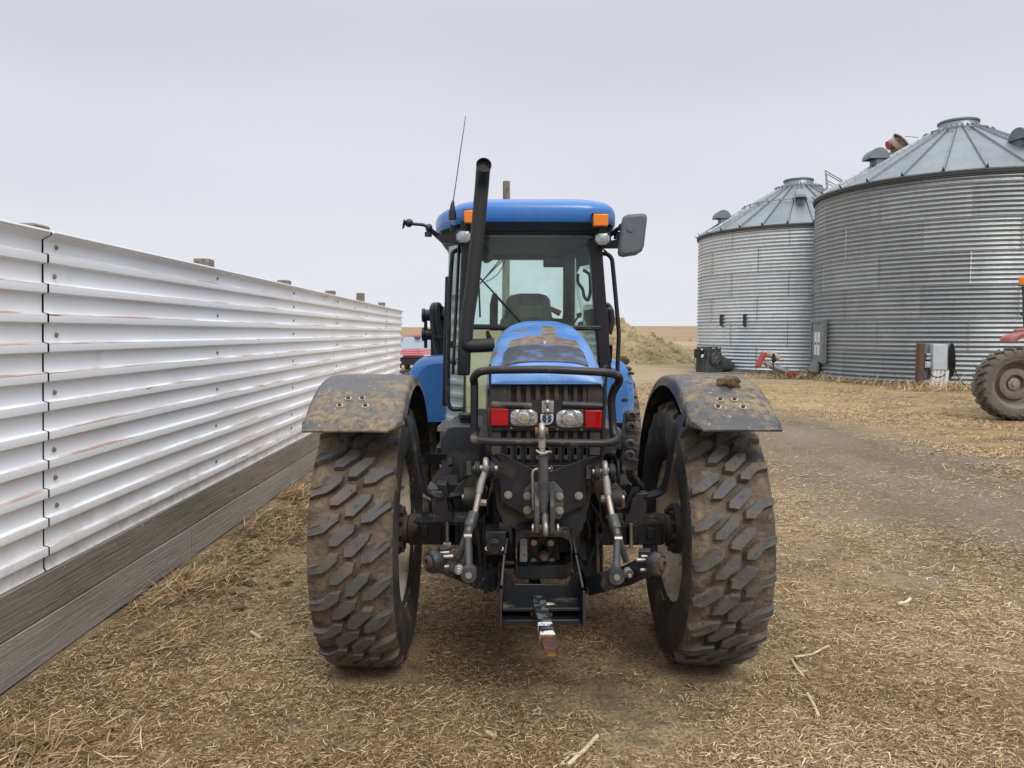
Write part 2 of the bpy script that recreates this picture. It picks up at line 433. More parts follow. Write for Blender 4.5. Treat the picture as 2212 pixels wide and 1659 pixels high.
# ---- plastic fenders over the engine-end wheels
def fender_mesh(x_in, x_out, sgn):
    mb = MB(); hub = (4.04, .7); Rf = .83
    xi, xo = x_in, x_out
    rows = []; inner = []
    N = 40; A0, A1 = R(47.5), R(188)
    cross = [(0,-.075),(.0,-.045),(.012,-.038),(.014,-.02),(.03,-.004),(.055,.002),(.12,.006),(.3,.008),(.5,.008),(.7,.007),(.86,.003),(.94,-.004),(.985,-.02),(1,-.045)]
    for i in range(N+1):
        th = A0 + (A1-A0)*i/N
        row, row2 = [], []
        k = 0.0
        dl = (th-A0)*Rf
        for u, dr in cross:
            # rounded corners of the lip
            uu = u
            if dl < .06: e = .06*(1-math.sqrt(max(0,1-(1-dl/.06)**2))); uu = e/.47 + u*(1-1.25*e/.47)
            kf = min(1, dl/.10); dr = dr*kf + (.006 if kf < 1 else 0)*(1-kf)
            r = Rf + dr + (-.012 if i == 0 else 0) + .006*math.sin(u*3.0+i*.3)*.5
            if i <= 1: r += .006
            x = xi + (xo-xi)*uu
            row.append((x, hub[0]-r*math.cos(th), hub[1]+r*math.sin(th)))
            r -= .007
            row2.append((x, hub[0]-r*math.cos(th), hub[1]+r*math.sin(th)))
        rows.append(row); inner.append(row2)
    mb.grid(rows); mb.grid([r[::-1] for r in inner])
    m = len(cross)
    for a in (0, m-1):
        mb.grid([[rows[i][a] for i in range(N+1)], [inner[i][a] for i in range(N+1)]])
    mb.grid([rows[0], inner[0]]); mb.grid([rows[N], inner[N]])
    # rolled lip along the front edge
    mb.tube([Vector(q) + Vector((0,-.004,-.004)) for q in rows[0][3:]], .008, 6)
    return mb, rows
for sgn, xi, xo in ((-1, -.452, -.925), (1, .850, 1.288)):
    mb, rows = fender_mesh(xi, xo, sgn)
    fo = part("fender", mb, M['fender'], smooth=50)
    # bolts on the crown
    quad = [('U',492,222),('U',563,222),('U',480,259),('U',606,261)] if sgn > 0 else [('W',0,0)]*4
    if sgn > 0: pts_ = [px(*q) for q in quad]
    else: pts_ = [((1150+283/1.277)*SC,(1400+217/1.277)*SC), ((1150+353/1.277)*SC,(1400+217/1.277)*SC), ((1150+240/1.277)*SC,(1400+253/1.277)*SC), ((1150+369/1.277)*SC,(1400+254/1.277)*SC)]
    for a, b in pts_:
        d = ray(a, b); tt = 3.0/d.y
        while True:
            q = ORG + d*tt
            if math.hypot(q.y-4.04, q.z-.7) < .838 or tt > 9: break
            tt += .002
        n = Vector((0, q.y-4.04, q.z-.7)).normalized()
        b_ = MB(); b_.cyl(q-n*.002, q+n*.004, .017, seg=16, mi=0); b_.cyl(q+n*.004, q+n*.013, .0105, .0095, seg=6, mi=1)
        part("bolt", b_, [M['zinc_dull'], M['hub']], fo)
    # curved steel carrier under the fender
    mb = MB(); s = sgn
    xa = xi - s*.015
    def arcp(th, r): return Vector((xa, 4.04-r*math.cos(th), .7+r*math.sin(th)))
    base = p('L',190,790,3.72) if s < 0 else p('Rr',480,800,3.72)
    inn = Vector((xa - s*.05, 3.60, .985))
    path = [Vector((xi+s*.12, 3.66, 1.395)), Vector((xi-s*.02, 3.60, 1.36)), Vector((xi-s*.05, 3.60, 1.18)), Vector((xi-s*.075, 3.62, 1.0)), Vector((xi-s*.15, 3.70, .955)), Vector((xi-s*.26, 3.78, .955))]
    pp = []
    for i in range(len(path)-1):
        for k in range(4): pp.append(path[i].lerp(path[i+1], k/4))
    pp.append(path[-1])
    for k in range(2):
        q = [pp[0]] + [(pp[i-1]+pp[i]*2+pp[i+1])/4 for i in range(1, len(pp)-1)] + [pp[-1]]; pp = q
    w = Vector((0,.055,0)); rws = []
    for i, q in enumerate(pp):
        d = (pp[min(i+1,len(pp)-1)] - pp[max(0,i-1)]).normalized(); n = d.cross(Vector((0,1,0))).normalized()*.006
        rws.append([q-w+n, q+w+n, q+w-n, q-w-n])
    mb.grid(rws, None, True)
    part("fender_bracket", mb, M['black'], smooth=40)
    # loop bracket behind
    mb = MB()
    if s < 0: lp = [p('L',135,560,4.3), p('L',290,570,4.25), p('L',300,620,4.2), p('L',210,750,4.1), p('L',150,860,4.05)]
    else: lp = [p('Rr',205,560,4.25), p('Rr',215,530,4.25), p('Rr',320,590,4.2)]
    for a, b in zip(lp, lp[1:]): mb.bar(a, b, .06, .012, (0,-1,0))
    part("fender_stay", mb, M['black'])

# ---- axle, mounts
for s in (-1, 1):
    mb = MB()
    if s < 0: q0, q1 = p('C',95,320,3.93), p('C',640,512,3.93)
    else: q0, q1 = p('C',1560,330,3.93), p('C',2110,516,3.93)
    mb.box((q0.x, 3.93, q0.z), (q1.x, 4.15, q1.z))
    mb.box((q0.x+.12, 3.915, q0.z-.01), (q0.x+.2, 3.93, q1.z+.01))
    mb.box((q1.x-.2, 3.915, q0.z-.01), (q1.x-.13, 3.93, q1.z+.01))
    sq = p('C',145,405,3.91) if s < 0 else p('C',2010,420,3.91)
    mb.box((sq.x-.02,3.912,sq.z-.03),(sq.x+.02,3.93,sq.z+.03))
    part("axle", mb, M['undercarriage'], bevel=.008)
    mb = MB()
    if s < 0: pl = [(195,75),(290,75),(330,130),(350,240),(385,250),(385,325),(215,325)]
    else: pl = [(1990,85),(1890,90),(1850,150),(1830,250),(1795,270),(1795,335),(1965,335)]
    mb.plate([p('C',x,y,3.66) for x,y in pl], (0,.06,0))
    if s < 0: mb.plate([p('C',x,y,3.7) for x,y in [(240,10),(330,15),(350,100),(390,240),(370,280),(300,120)]], (0,.1,0))
    else: mb.plate([p('C',x,y,3.7) for x,y in [(1930,25),(1850,35),(1800,170),(1795,240),(1850,180),(1900,90)]], (0,.1,0))
    part("axle_bracket", mb, M['black'], bevel=.004)
    mb = MB()
    if s < 0: mb.cyl(p('C',335,320,3.88), p('C',338,530,3.88), .011); mb.cyl(p('C',336,520,3.87)-Vector((.02,0,0)), p('C',336,520,3.87)+Vector((.02,0,0)), .02)
    else: mb.cyl(p('C',1846,340,3.88), p('C',1848,560,3.88), .011); mb.bar(p('C',1800,553,3.87), p('C',1890,553,3.87), .03, .02)
    part("clamp_rod", mb, M['zinc'])
    # dirt lodged on the axle
    mb = MB()
    for k in range(16):
        if s < 0: q = p('C', random.choice([random.uniform(90,200), random.uniform(380,490)]), 312, 4.0)
        else: q = p('C', random.uniform(1720,1830) if k % 2 else random.uniform(1990,2080), 322, 4.0)
        mb.blob((q.x, random.uniform(3.94,4.12), q.z+.004), random.uniform(.012,.028), (1.2,1,.6), .4, 2, 1, seed=k)
    part("packed_dirt", mb, M['mud'], smooth=80)

# ---- hood
def hcx(Y): return .200 + (Y-3.55)*.028
HS = [(3.540,.255,1.532,1.512),(3.546,.262,1.556,1.50),(3.56,.268,1.582,1.49),(3.60,.276,1.607,1.46),(3.70,.284,1.634,1.46),(3.85,.290,1.668,1.47),
      (4.0,.292,1.704,1.49),(4.2,.292,1.748,1.52),(4.45,.288,1.79,1.54),(4.75,.28,1.822,1.56),(5.06,.27,1.832,1.57)]
def hsec(Y):
    for a, b in zip(HS, HS[1:]):
        if Y <= b[0]:
            k = (Y-a[0])/(b[0]-a[0]); return [a[i]+(b[i]-a[i])*k for i in range(4)]
    return list(HS[-1])
def hpt(Y, u, lift=0):
    _, hw, zt, zb = hsec(Y); t_ = math.pi*(1-u); e = 2/3.0
    c_, s_ = math.cos(t_), math.sin(t_)
    return Vector((hcx(Y) + (hw+lift)*math.copysign(abs(c_)**e, c_), Y, zb + (zt+lift-zb)*abs(s_)**e))
mb = MB()
YS = sorted(set([h[0] for h in HS] + list(np.linspace(3.6, 5.06, 26))))
US = [0,.02,.05,.09,.13,.17,.21,.25,.3,.35,.4,.45,.5,.55,.6,.65,.7,.75,.79,.83,.87,.91,.95,.98,1]
rows = []
for Y in YS:
    r = [hpt(Y, u) for u in US]
    zs = 1.516 if Y < 3.6 else 1.40
    rows.append([Vector((r[0].x, Y, zs))] + r + [Vector((r[-1].x, Y, zs))])
mb.grid([r[::-1] for r in rows])
mb.plate(rows[0], (0,.02,0))
hood = part("hood", mb, M['hood'], smooth=50)
def invx(Y, x):
    lo, hi = 0.0, 1.0
    for _ in range(30):
        m = (lo+hi)/2
        if hpt(Y, m).x < x: lo = m
        else: hi = m
    return (lo+hi)/2
mb = MB(); rws = []
for Y in np.linspace(3.625, 3.93, 12):
    k = (Y-3.625)/.305
    a, b = hcx(Y)-.208+.01*k, hcx(Y)+.200-.006*k
    if k > .9: a += .012; b -= .012
    rws.append([hpt(Y, invx(Y, x)) + Vector((0,0,.004)) for x in np.linspace(a, b, 24)])
mb.grid([r[::-1] for r in rws])
mb.tube(rws[-1], .004, 5); mb.tube([r[0] for r in rws], .003, 5); mb.tube([r[-1] for r in rws], .003, 5)
part("hood_panel", mb, M['hood_panel'], hood, smooth=60)
mb = MB(); q = p('A',1296,1318,3.97); mb.cyl(q+Vector((0,0,-.01)), q+Vector((0,0,.018)), .006, seg=8)
part("hood_pin", mb, M['emblem_white'], hood)
# engine side panels and frame under the hood
mb = MB()
mb.box((-.055,3.60,1.0),(.475,5.05,1.41))
mb.box((-.07,3.70,1.1),(-.055,4.9,1.38)); mb.box((.475,3.7,1.1),(.49,4.9,1.38))
part("engine_panel", mb, M['grille'], bevel=.01)
mb = MB()
for s in (-1, 1):
    x = .20+s*.266
    mb.plate([(x,3.56,1.40),(x,3.60,1.51),(x,3.95,1.51),(x,3.95,1.18),(x,3.62,1.15),(x,3.56,1.22)], (s*.012,0,0))
part("side_shroud", mb, M['grille'], bevel=.004)

# ---- grille with ribs, lamp panel
mb = MB()
g0 = p('B',596,266,3.565); g1 = p('B',1728,290,3.565)
mb.box((g0.x+.004,3.585,1.15),(g1.x-.004,3.64,1.513), 1)
for (xa, xb, ya, yb) in ((598,760,262,700),(1580,1728,288,700),(600,700,760,1010),(1600,1705,760,1010)):
    a = p('B',xa,ya,3.56); b = p('B',xb,yb,3.56); mb.box((a.x,3.56,a.z-.004),(b.x,3.6,b.z), 0)
for xc in (780,878,976,1073,1170,1263,1358,1453,1550):
    for (ya, yb) in ((278,700),(765,1010),(925,1240)):
        a = p('B',xc-25,ya,3.57); b = p('B',xc+25,yb,3.57)
        z0 = max(b.z, 1.16)
        mb.plate([(a.x-.004,3.585,a.z),(a.x+.003,3.566,a.z),(b.x-.003,3.566,a.z),(b.x+.004,3.585,a.z)], (0,0,z0-a.z), 0)
part("grille", mb, [M['grille'], M['undercarriage']], bevel=.002)
mb = MB()
a = p('B',572,505,3.555); b = p('B',1727,772,3.555)
mb.box((a.x,3.555,a.z-.002),(b.x,3.59,b.z+.004))
mb.box((a.x-.002,3.549,p('B',600,718,3.55).z),(b.x,3.56,p('B',600,768,3.55).z))
lp = part("lamp_panel", mb, M['black_clean'], bevel=.004)
for xx, yy in ((806,735),(1052,742),(1270,748),(1515,751)):
    b_ = MB(); q = p('B',xx,yy,3.548); b_.cyl(q, q+Vector((0,-.004,0)), .006, .004, seg=8); part("screw", b_, M['zinc'], lp)
for xa, xb, ya, yb in ((570,778,530,716),(1552,1724,552,738)):
    mb = MB(); a = p('B',xa,ya,3.548); b = p('B',xb,yb,3.548)
    mb.box((a.x,3.542,a.z),(b.x,3.565,b.z))
    part("tail_light", mb, M['glass_red'], bevel=.006)
for xa, xb, ya, yb, cxp, cyp in ((788,1078,538,720,935,620),(1252,1540,545,735,1395,632)):
    a = p('B',xa,ya,3.548); b = p('B',xb,yb,3.548)
    mb = MB(); mb.box((a.x,3.546,a.z),(b.x,3.566,b.z))
    h = part("headlight", mb, M['hub'], bevel=.004)
    c0 = p('B',cxp,cyp,3.54); hw, hh = (b.x-a.x)/2-.004, (a.z-b.z)/2-.004; cc = Vector(((a.x+b.x)/2,3.546,(a.z+b.z)/2))
    mb = MB(); rws = []
    for k in range(7):     # faceted reflector bowl behind the lens line
        f = 1-k/6; dep = -.004 + .012*f
        rws.append([cc.lerp(Vector((c0.x,3.546,c0.z)), 1-f) + Vector((math.copysign(min(1,abs(math.cos(th))**.55),math.cos(th))*hw*f, -.004-.010*(1-f**2), math.copysign(min(1,abs(math.sin(th))**.55),math.sin(th))*hh*f)) for th in np.linspace(0,2*math.pi,33)[:-1]])
    mb.grid([r[::-1] for r in rws], None, True)
    part("lens", mb, M['lamp_glass'], h, smooth=60)
    mb = MB()
    mb.tube([Vector((c0.x+.032*math.cos(th),3.528,c0.z+.004+.032*math.sin(th))) for th in np.linspace(0,2*math.pi,25)[:-1]], .0035, 6, closed=True)
    mb.cyl((c0.x,3.53,c0.z),(c0.x,3.524,c0.z),.014, seg=14)
    part("reflector", mb, M['lamp_ring'], h, smooth=60)
# leaf badge between the lamps
mb = MB()
def zq(x, y, Y=3.54): return p('Z', x, y, Y)
sh = [(200,1046),(545,1046),(552,1150),(540,1220),(510,1275),(460,1315),(400,1334),(340,1334),(280,1315),(230,1275),(198,1220),(186,1150)]
mb.plate([zq(x,y) for x,y in sh], (0,.012,0))
bd = part("badge", mb, M['emblem_white'], bevel=.001)
mb = MB()
for poly in ([(360,1046),(355,1105),(285,1046)],[(385,1046),(388,1105),(455,1046)],[(268,1056),(340,1122),(358,1165),(356,1208),(300,1165),(250,1108)],
             [(475,1056),(405,1122),(386,1165),(384,1208),(445,1165),(494,1108)],[(245,1135),(300,1180),(338,1225),(356,1282),(290,1265),(252,1215)],[(497,1135),(445,1180),(405,1225),(384,1282),(455,1265),(492,1215)]):
    mb.plate([zq(x,y,3.537) for x,y in poly], (0,.004,0))
part("leaf_mark", mb, M['emblem_blue'], bd)

# ---- tubular guard in front of the grille
def bq(x, y, Y): return p('B', x, y, Y)
mb = MB()
mb.tube([bq(432,290,3.47), bq(420,225,3.44), bq(470,165,3.42), bq(600,145,3.40), bq(1170,140,3.385), bq(1760,170,3.39), bq(1850,190,3.41), bq(1905,215,3.44), bq(1885,290,3.47), bq(1840,360,3.49)], .0185, 12, fillet=.05)
mb.tube([bq(432,270,3.465), bq(430,830,3.475)], .0185, 12)
mb.tube([bq(1868,290,3.465), bq(1815,420,3.5), bq(1832,700,3.5), bq(1850,830,3.475)], .0185, 12, fillet=.06)
mb.tube([bq(430,812,3.48), bq(428,860,3.44), bq(560,872,3.40), bq(1130,880,3.385), bq(1720,888,3.39), bq(1840,875,3.41), bq(1872,850,3.45), bq(1850,815,3.48)], .0185, 12, fillet=.05)
for a, b in ((598,1012),(1322,1728)): mb.tube([bq(a,498,3.43), bq(b,(498+520)/2+4,3.43)], .0165, 12)
guard = part("brush_guard", mb, M['black'], smooth=60)
mb = MB()
for xs, pts_ in ((1, [(590,90),(592,970),(600,1010),(700,1105),(700,1300)]), (2, [(1762,100),(1725,1010),(1700,1050),(1600,1110),(1585,1300)])):
    for (xa,ya),(xb,yb) in zip(pts_, pts_[1:]):
        mb.bar(bq(xa,ya,3.435), bq(xb,yb,3.445), .011, .05, (0,1,0))
part("guard_strap", mb, M['black_clean'], guard)
mb = MB()
mb.plate([bq(x,y,3.425) for x,y in [(1000,462),(1060,446),(1280,446),(1345,462),(1330,545),(1245,585),(1080,585),(1005,545)]], (0,.008,0))
part("guard_plate", mb, M['black_clean'], guard)
mb = MB()
mb.plate([bq(x,y,3.415) for x,y in [(1116,460),(1236,460),(1234,582),(1112,582)]], (0,.008,0), 0)
a = bq(1140,462,3.408); b = bq(1205,580,3.408); mb.box((a.x,3.408,a.z),(b.x,3.416,b.z), 0)
a = bq(1160,510,3.4065); b = bq(1183,531,3.4065); mb.box((a.x,3.4065,a.z),(b.x,3.41,b.z), 1)
pm = part("plate_mount", mb, [M['silver'], M['black_clean']], guard, bevel=.001)
mb = MB()
for yy in (475,563):
    q = bq(1173,yy,3.407); mb.lathe([(.012,0),(.0115,.004),(.008,.008),(0,.0095)], q, (0,-1,0), 14)
part("mount_bolts" if 0 else "carriage_bolt", mb, M['zinc'], guard, smooth=60)

# ---- hitch end: centre plates, top link, lift links, lower links
mb = MB()
mb.plate([bq(x,y,3.46) for x,y in [(640,990),(720,995),(1020,1150),(1130,1175),(1240,1160),(1600,1025),(1690,1020),(1670,1060),(1600,1110),(1585,1300),(1560,1330),(1560,1500),(1300,1640),(940,1620),(700,1480),(695,1300),(700,1100)]], (0,.012,0))
mb.box((.02,3.475,.95),(.37,3.9,1.15))
part("hitch_plate", mb, M['black_clean'], bevel=.003)
mb = MB()
mb.plate([bq(x,y,3.445) for x,y in [(930,1370),(1000,1300),(1040,1280),(1245,1280),(1330,1370),(1338,1600),(1300,1660),(960,1650),(928,1600)]], (0,.014,0))
for xa, xb in ((1040,1085),(1192,1238)):
    a = bq(xa,1285,3.30); b = bq(xb,1285,3.30); lo = p('C',1070 if xa < 1100 else 1190,385,3.30)
    mb.plate([(a.x,3.445,1.27 if 0 else bq(xa,1280,3.445).z),(a.x,3.33,bq(xa,1330,3.33).z),(a.x,3.24,lo.z+.12),(a.x,3.235,lo.z),(a.x,3.32,lo.z-.015),(a.x,3.445,lo.z+.06)], (b.x-a.x,0,0))
part("top_link_bracket", mb, M['charcoal'], bevel=.003)
for x, y in ((775,1410),(968,1422),(1296,1425),(1490,1420),(968,1565),(1295,1570)):
    b_ = MB(); b_.hexbolt(bq(x,y,3.452 if x in (775,1490) else 3.444), (0,-1,0), .0135, .012, .0185, 0, 1)
    part("bolt", b_, [M['silver'], M['zinc']])
mb = MB(); Yt = 3.275
mb.tube([bq(1130,1010,Yt), bq(1130,1580,Yt)], .0205, 16, mi=0)
mb.tube([bq(1132,1130,Yt), bq(1132,1480,Yt)], .0225, 16, mi=0)
mb.tube([bq(1118,800,Yt), bq(1118,1010,Yt)], .0135, 12, mi=1)
mb.tube([bq(1114,830,Yt), bq(1116,930,Yt)], .0165, 12, mi=1)
q = bq(1114,765,Yt); mb.tube([q+Vector((0,.026*math.cos(a),.026*math.sin(a))) for a in np.linspace(0,2*math.pi,25)[:-1]], .0135, 10, mi=1, closed=True)
mb.cyl(q-Vector((.028,0,0)), q+Vector((.026,0,0)), .017, seg=16, mi=2)
a, b = p('C',1135,230,Yt), p('C',1138,345,Yt); mb.tube([a, b], .0135, 12, mi=1)
mb.tube([p('C',1138,265,Yt), p('C',1140,350,Yt)], .017, 12, mi=1)
q = p('C',1142,375,Yt); mb.tube([q+Vector((0,.024*math.cos(a),.024*math.sin(a))) for a in np.linspace(0,2*math.pi,25)[:-1]], .0135, 10, mi=1, closed=True)
mb.cyl(q-Vector((.035,0,0)), q+Vector((.036,0,0)), .016, seg=16, mi=2)
for s in (-1,1): mb.cyl(q+Vector((s*.05,0,0)), q+Vector((s*.058,0,0)), .02, seg=14, mi=1)
part("top_link", mb, [M['charcoal'], M['silver'], M['rust']], smooth=60)
mb = MB()
mb.tube([bq(1062,962,3.27), bq(1090,985,3.25), bq(1130,998,3.25), bq(1170,975,3.25), bq(1206,978,3.27)], .006, 8, fillet=.01)
mb.cyl(bq(1130,985,3.275)+Vector((0,0,.006)), bq(1130,985,3.275)-Vector((0,0,.006)), .022, seg=14)
part("lock_nut", mb, M['silver'], smooth=60)
mb = MB()
mb.tube([bq(1205,1145,3.30), bq(1060,1148,3.30), bq(1025,1170,3.30), bq(1020,1210,3.30), bq(1032,1560,3.32)], .0065, 8, fillet=.012)
mb.tube([bq(1190,1175,3.29), bq(1215,1170,3.285), bq(1222,1135,3.285), bq(1205,1118,3.29)], .0022, 6)
part("hitch_pin", mb, M['zinc'], smooth=60)
for s in (-1, 1):
    mb = MB()
    if s < 0:
        e0, e1, e2, e3 = bq(548,1115,3.40), bq(500,1290,3.38), bq(480,1390,3.37), bq(440,1590,3.34)
        k0, k1 = p('C',556,250,3.335), p('C',505,400,3.29)
        l1, l2 = p('C',425,640,3.30), p('C',515,745,3.14)
    else:
        e0, e1, e2, e3 = bq(1752,1150,3.40), bq(1772,1290,3.38), bq(1783,1410,3.37), bq(1825,1610,3.34)
        k0, k1 = p('C',1690,275,3.335), p('C',1735,420,3.29)
        l1, l2 = p('C',1808,650,3.30), p('C',1722,760,3.14)
    mb.tube([e0+Vector((0,-.012,-.01)), e1, e2], [.012,.017,.017], 12, mi=1)
    mb.tube([e0+Vector((0,.026*math.cos(a),.026*math.sin(a))) for a in np.linspace(0,2*math.pi,25)[:-1]], .013, 10, mi=1, closed=True)
    mb.tube([e2, e3, k0], .0135, 12, mi=2)
    mb.tube([k0+(e3-k0)*.06, k0.lerp(k1,.75)], .025, 14, mi=0)
    mb.tube([k0.lerp(k1,.6), k1.lerp(l1,.12), l1], [.022,.016,.014], 10, mi=0)
    mb.tube([k0.lerp(k1,.6), k1.lerp(l2,.12), l2.lerp(k1,.12), l2], [.022,.016,.016,.026], 10, mi=0)
    q = l2; mb.cyl(q+Vector((0,.03,0)), q+Vector((0,-.028,0)), .033, seg=18, mi=0); mb.cyl(q+Vector((0,-.028,0)), q+Vector((0,-.034,0)), .013, seg=14, mi=1)
    for f_ in (.35,.8): 
        q = k0.lerp(k1,f_)+Vector((0,-.024,0)); mb.cyl(q, q+Vector((0,-.012,0)), .008, seg=8, mi=1)
    q = k1.lerp(l2,.1)+Vector((-.02*0,-.018,0)); mb.cyl(q-Vector((.015,0,0)), q+Vector((.018,0,0)), .011, seg=10, mi=2)
    part("lift_link", mb, [M['charcoal'], M['silver'], M['zinc']], smooth=55)
    mb = MB()
    for x_, r_ in (((462,1142),.028), ((612,1142),.028)) if s < 0 else (((1672,1188),.028), ((1822,1170),.028)):
        q = bq(*x_, 3.41); mb.cyl(q-Vector((.011,0,0)), q+Vector((.011,0,0)), r_+.004, seg=20, mi=0)
    q0 = bq(430,1138,3.41) if s < 0 else bq(1625,1178,3.41); q1 = bq(668,1142,3.41) if s < 0 else bq(1855,1160,3.41)
    mb.cyl(q0, q1, .014, seg=12, mi=1)
    mid = bq(510,1140,3.41) if s < 0 else bq(1720,1180,3.41)
    # rocker arms going back to the lift shaft and the short cylinder below
    for dx in (-.058, .05): mb.bar(mid+Vector((dx,0,0)), mid+Vector((dx-.06*(-s)*0+s*.07,.45,-.12)), .022, .065, (0,0,1), 0)
    if s < 0: poly = [(405,1150),(440,1140),(455,1240),(430,1330),(430,1460),(310,1460),(300,1370),(215,1400),(380,1190)]
    else: poly = [(1690,1240),(1740,1270),(1880,1300),(1960,1400),(1960,1540),(1900,1560),(1700,1500),(1650,1300)]
    mb.plate([bq(x,y,3.55) for x,y in poly], (0,.08,0), 0 if s < 0 else 2)
    q = bq(395,1435,3.48) if s < 0 else bq(1850,1440,3.48)
    mb.cyl(q-Vector((.03,0,0)), q+Vector((.03,0,0)), .045, seg=18, mi=0); mb.cyl(q-Vector((.04,0,0)), q+Vector((.045,0,0)), .014, seg=12, mi=1)
    q = bq(512,1490,3.50) if s < 0 else bq(1735,1450,3.5); mb.cyl(q-Vector((.012,0,0)), q+Vector((.02,0,0)), .017, seg=6, mi=1)
    part("lift_arm", mb, [M['undercarriage'], M['zinc'], M['rust_dark']], bevel=.002)
    mb = MB()
    if s < 0: a, b, c_ = p('C',250,640,3.08), p('C',470,735,3.20), p('C',705,825,3.42)
    else: a, b, c_ = p('C',2010,670,3.08), p('C',1800,770,3.20), p('C',1500,850,3.42)
    mb.bar(a, b, .03, .082, mi=0); mb.bar(b+(a-b)*.02+Vector((0,.004,0)), c_, .028, .084, mi=0); mb.bar(c_, c_+Vector((-s*.06,.7,.03)), .03, .08, mi=0)
    # ball socket at the tip
    q = p('C',218,650,3.05) if s < 0 else p('C',2062,668,3.05)
    d_ = Vector((s*.75,-.62,.05)).normalized()
    mb.lathe([(.028,-.036),(.042,-.03),(.048,-.016),(.048,.006),(.043,.018),(.033,.024),(.031,.02)], q, d_, 26, mi=0); mb.lathe([(.032,.016),(.027,.028),(.019,.033),(.014,.034),(.013,.02),(0,.02)], q, d_, 20, mi=2)
    mb.bar(q-d_*.03+Vector((0,0,.03)), a+Vector((-s*.05,0,.035)), .05, .05, mi=0)
    for cx_, cy_, rr in ((345,602,.008),(315,570,.006),(310,685,.007)) if s < 0 else ((1925,630,.008),(1965,600,.006),(1958,710,.007)):
        q = p('C',cx_,cy_,3.06); mb.cyl(q+Vector((.02,-.005,0)), q+Vector((-.02,-.012,0)), rr, seg=8, mi=1)
    q = p('C',430,715,3.14) if s < 0 else p('C',1825,742,3.14)
    mb.cyl(q+Vector((0,.02,0)), q+Vector((0,-.012,0)), .02, seg=16, mi=1); mb.cyl(q+Vector((0,-.012,0)), q+Vector((0,-.03,0)), .016, seg=6, mi=1 if s < 0 else 2); mb.cyl(q+Vector((0,-.03,0)), q+Vector((0,-.045,0)), .009, seg=8, mi=1)
    part("lower_link", mb, [M['black'], M['silver'], M['rust_dark'], M['charcoal']], bevel=.003)

# ---- gearbox block, power take-off, drawbar frame
mb = MB()
mb.box((-.05,3.75,.62),(.42,5.0,1.02)); mb.box((.0,3.62,.70),(.37,3.76,.98)); mb.box((-.0,4.6,.45),(.38,6.9,.7))
mb.box((-.13,4.1,.86),(-.04,5.2,1.2)); mb.box((.42,4.1,.86),(.5,5.2,1.2))
mb.box((-.16,4.0,.40),(-.03,4.35,.92)); mb.box((.40,4.0,.40),(.53,4.35,.92)); mb.box((-.35,4.3,.55),(.75,4.6,.9))
for x in (-.17,-.10,.44,.51): mb.box((x-.008,3.9,.50),(x+.008,4.0,1.05))
part("gearbox", mb, M['undercarriage'], bevel=.01)
mb = MB()
for pl in ([(760,325),(870,375),(880,480),(860,560),(835,470),(840,420),(760,380)],[(1455,330),(1350,390),(1360,480),(1385,520),(1400,430),(1455,390)]):
    mb.plate([p('C',x,y,3.5) for x,y in pl], (0,.15,0))
mb.plate([p('C',x,y,3.5) for x,y in [(720,0),(1540,0),(1470,330),(1330,400),(900,390),(800,350),(740,200)]], (0,.1,0))
for xs in (640,740,1560): mb.bar(p('C',xs,260,3.7), p('C',xs+15,890,3.75), .018, .05, (0,1,0))
mb.bar(p('C',560,200,3.72), p('C',620,700,3.75), .022, .03, (0,1,0))
mb.tube([p('C',1600,430,3.8), p('C',1500,620,3.85), p('C',1470,760,3.85)], .016, 8, fillet=.05)
mb.tube([p('C',640,640,3.9), p('C',700,690,3.9), p('C',900,690,3.95)], .012, 8, fillet=.05)
part("rear_casting", mb, M['undercarriage'], bevel=.004)
mb = MB()   # shield: arched sheet over the shaft
arch = [(900,690),(898,470),(905,430),(930,400),(1000,388),(1240,388),(1320,392),(1345,410),(1362,470),(1362,720)]
fr_ = [p('C',x,y,3.40) for x,y in arch]; bk = [v + Vector((0,.24,.03)) for v in fr_]
mb.grid([fr_, bk]); mb.grid([[v*1 + Vector((0,0,-.006)) for v in bk], [v + Vector((0,0,-.006)) for v in fr_]])
lipo = [p('C',x,y,3.40) for x,y in [(900,690),(898,470),(905,430),(930,400),(1000,388),(1240,388),(1320,392),(1345,410),(1362,470),(1362,720),(1352,720),(1352,510),(1330,470),(1280,448),(990,448),(930,475),(912,520),(910,690)]]
mb.plate(lipo, (0,.006,0))
for k in range(8):
    q = p('C',1040+k*21,405+8*(k % 2),3.397); mb.box((q.x-.005,3.392,q.z-.008),(q.x+.005,3.402,q.z+.008))
part("shaft_shield", mb, M['black'], smooth=50)
mb = MB()
mb.plate([p('C',x,y,3.60) for x,y in [(1000,455),(1235,455),(1262,610),(1240,680),(1040,685),(900,705),(910,640),(985,600)]], (0,.012,0), 0)
q = p('C',1122,550,3.60); mb.lathe([(.062,-.001),(.062,.012),(.052,.014),(.05,-.002),(.02,-.004)], q, (0,-1,0), 28, mi=0)
mb.lathe([(.048,.0),(.048,.003),(.0,.003)], q, (0,-1,0), 28, mi=1)
for k in range(12):
    th = 2*math.pi*k/12; mb.box((q.x+.02*math.cos(th)-.003,3.50,q.z+.02*math.sin(th)-.003),(q.x+.02*math.cos(th)+.003,3.58,q.z+.02*math.sin(th)+.003),2)
mb.cyl(q, q+Vector((0,-.115,-.005)), .02, seg=18, mi=2); mb.cyl(q+Vector((0,-.115,-.005)), q+Vector((0,-.125,-.005)), .016, .012, seg=18, mi=2)
for x,y in ((1048,490),(1186,492),(1045,640),(1195,640)):
    mb.cyl(p('C',x,y,3.598), p('C',x,y,3.598)+Vector((0,-.012,0)), .016, seg=6, mi=3)
part("power_takeoff", mb, [M['rust_dark'], M['black_clean'], M['hub'], M['zinc']], smooth=40)
